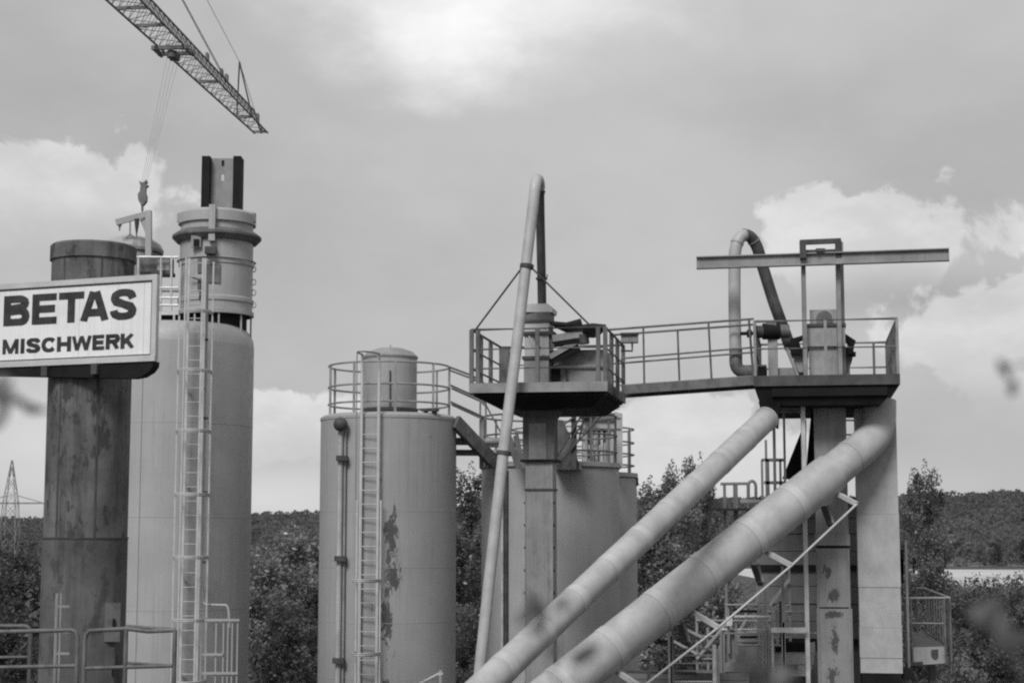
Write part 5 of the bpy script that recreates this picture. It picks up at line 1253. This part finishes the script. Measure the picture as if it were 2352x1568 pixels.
# ------------------------------------------------------------------ far power mast
def power_mast():
    Y = 120.0; c = W(23, 1200, Y); top = W(24, 1055, Y)
    o = thing('power_mast', 'pale lattice power mast beyond the trees beside the sign pillar', 'power mast', (c.x, c.y, 0))
    za = Z(1155, Y); mt = 'grey_steel'
    wz_ = lambda z: (.45 + .28 * (za - z) / za * 2.2) if z < za else max(.03, .45 * (top.z - z) / (top.z - za))
    cn = lambda z, i: Vector((c.x + wz_(z) * (1 if i in (0, 3) else -1), c.y + wz_(z) * (1 if i < 2 else -1), z))
    for i in range(4): MB().tube([cn(0, i), cn(za, i), cn(top.z - .05, i)], .032, 5).build('leg', mt, o)
    zs = list(np.linspace(4, za, 9)) + list(np.linspace(za, top.z - .5, 4))[1:]
    for a, b in zip(zs[:-1], zs[1:]):
        for i in range(4):
            j = (i + 1) % 4; MB().tube([cn(a, i), cn(b, j)], .015, 4).build('brace', mt, o)
            MB().tube([cn(a, j), cn(b, i)], .015, 4).build('brace', mt, o)
    for k in (-1, 1):
        e = Vector((c.x + k * S(78, Y), c.y, za)); MB().beam(Vector((c.x, c.y, za)), e, .08, .12).build('cross_arm', mt, o); MB().tube([cn(za + .55, 0 if k > 0 else 1), e], .03, 4).build('arm_tie', mt, o)
        MB().tube([e, e - UP * .9], .06, 6).build('insulator', 'insulator', o)
power_mast()

# ------------------------------------------------------------------ shrub twigs close before the lens
def twig(label, pts, leaves, r=.0026, size=.018):
    P = [W(*p) for p in pts]; root = P[0]
    o = thing('shrub_twig', label, 'twig', (root.x, root.y, root.z), 'twigs of the embankment shrub')
    MB().tube(bez(P, 14), [r * (1 - .05 * i) for i in range(15)], 6).build('stem', 'bark', o, True)
    for i, (u, v, Y, ang, s) in enumerate(leaves):
        c = W(u, v, Y); a = R(ang); ln = size * s; x = Vector((math.cos(a), .25, math.sin(a))).normalized(); y = Vector((-math.sin(a), .3, math.cos(a))).normalized(); n = x.cross(y).normalized()
        rows = [(-1, 0), (-.6, .34), (-.1, .46), (.45, .3), (1, 0)]; V = []
        for (q, wv) in rows: V += [c + x * q * ln + y * wv * ln - n * .08 * ln, c + x * q * ln + n * .1 * ln * wv, c + x * q * ln - y * wv * ln - n * .08 * ln]
        Fc = []
        for k in range(4):
            for j in range(2): e = 3 * k + j; Fc.append((e, e + 1, e + 4, e + 3))
        MB().add(V, Fc).build('leaf', 'leaf_dark', o, True)
twig('blurred leafy twig hanging in before the sign pillar', [(-260, 1010, 1.15), (-100, 900, 1.2), (10, 900, 1.25), (130, 950, 1.3)],
     [(12, 905, 1.2, 80, 1.3), (-10, 890, 1.2, 70, 1.3), (40, 918, 1.25, -20, .8), (75, 938, 1.3, -15, .9), (0, 960, 1.2, 60, 1.0)], size=.011)
twig('blurred leaf pair on a twig against the open sky', [(2640, 1000, 1.15), (2480, 840, 1.2), (2380, 820, 1.25), (2308, 845, 1.25)],
     [(2308, 848, 1.25, -60, .9), (2326, 888, 1.3, 70, .8)], size=.011)
twig('blurred twig rising across the foot of the thin conveyor pipe', [(1330, 1900, 1.1), (1300, 1650, 1.15), (1270, 1480, 1.2), (1205, 1340, 1.25)],
     [(1232, 1392, 1.2, 120, 1.3), (1208, 1408, 1.25, 60, 1.0), (1345, 1500, 1.2, 30, 1.4), (1275, 1490, 1.2, 80, .8), (1290, 1385, 1.2, 40, .9), (1235, 1440, 1.25, 20, .9)], size=.011)
twig('blurred dark twig before the machine housing', [(1790, 2000, 1.1), (1770, 1750, 1.12), (1755, 1620, 1.15), (1735, 1530, 1.2)],
     [(1720, 1535, 1.2, 20, 1.2), (1755, 1545, 1.2, -20, 1.3), (1790, 1560, 1.2, 70, 1.4), (1820, 1545, 1.2, 40, 1.0), (1780, 1590, 1.2, 0, 1.4)], size=.011)
twig('blurred twig before the bushes by the cage balcony', [(2480, 2000, 1.1), (2420, 1700, 1.15), (2340, 1500, 1.2), (2260, 1380, 1.25)],
     [(2270, 1400, 1.2, 40, 1.4), (2300, 1440, 1.2, 90, 1.5), (2250, 1420, 1.2, 130, 1.2), (2330, 1470, 1.2, 20, 1.4)], size=.012)
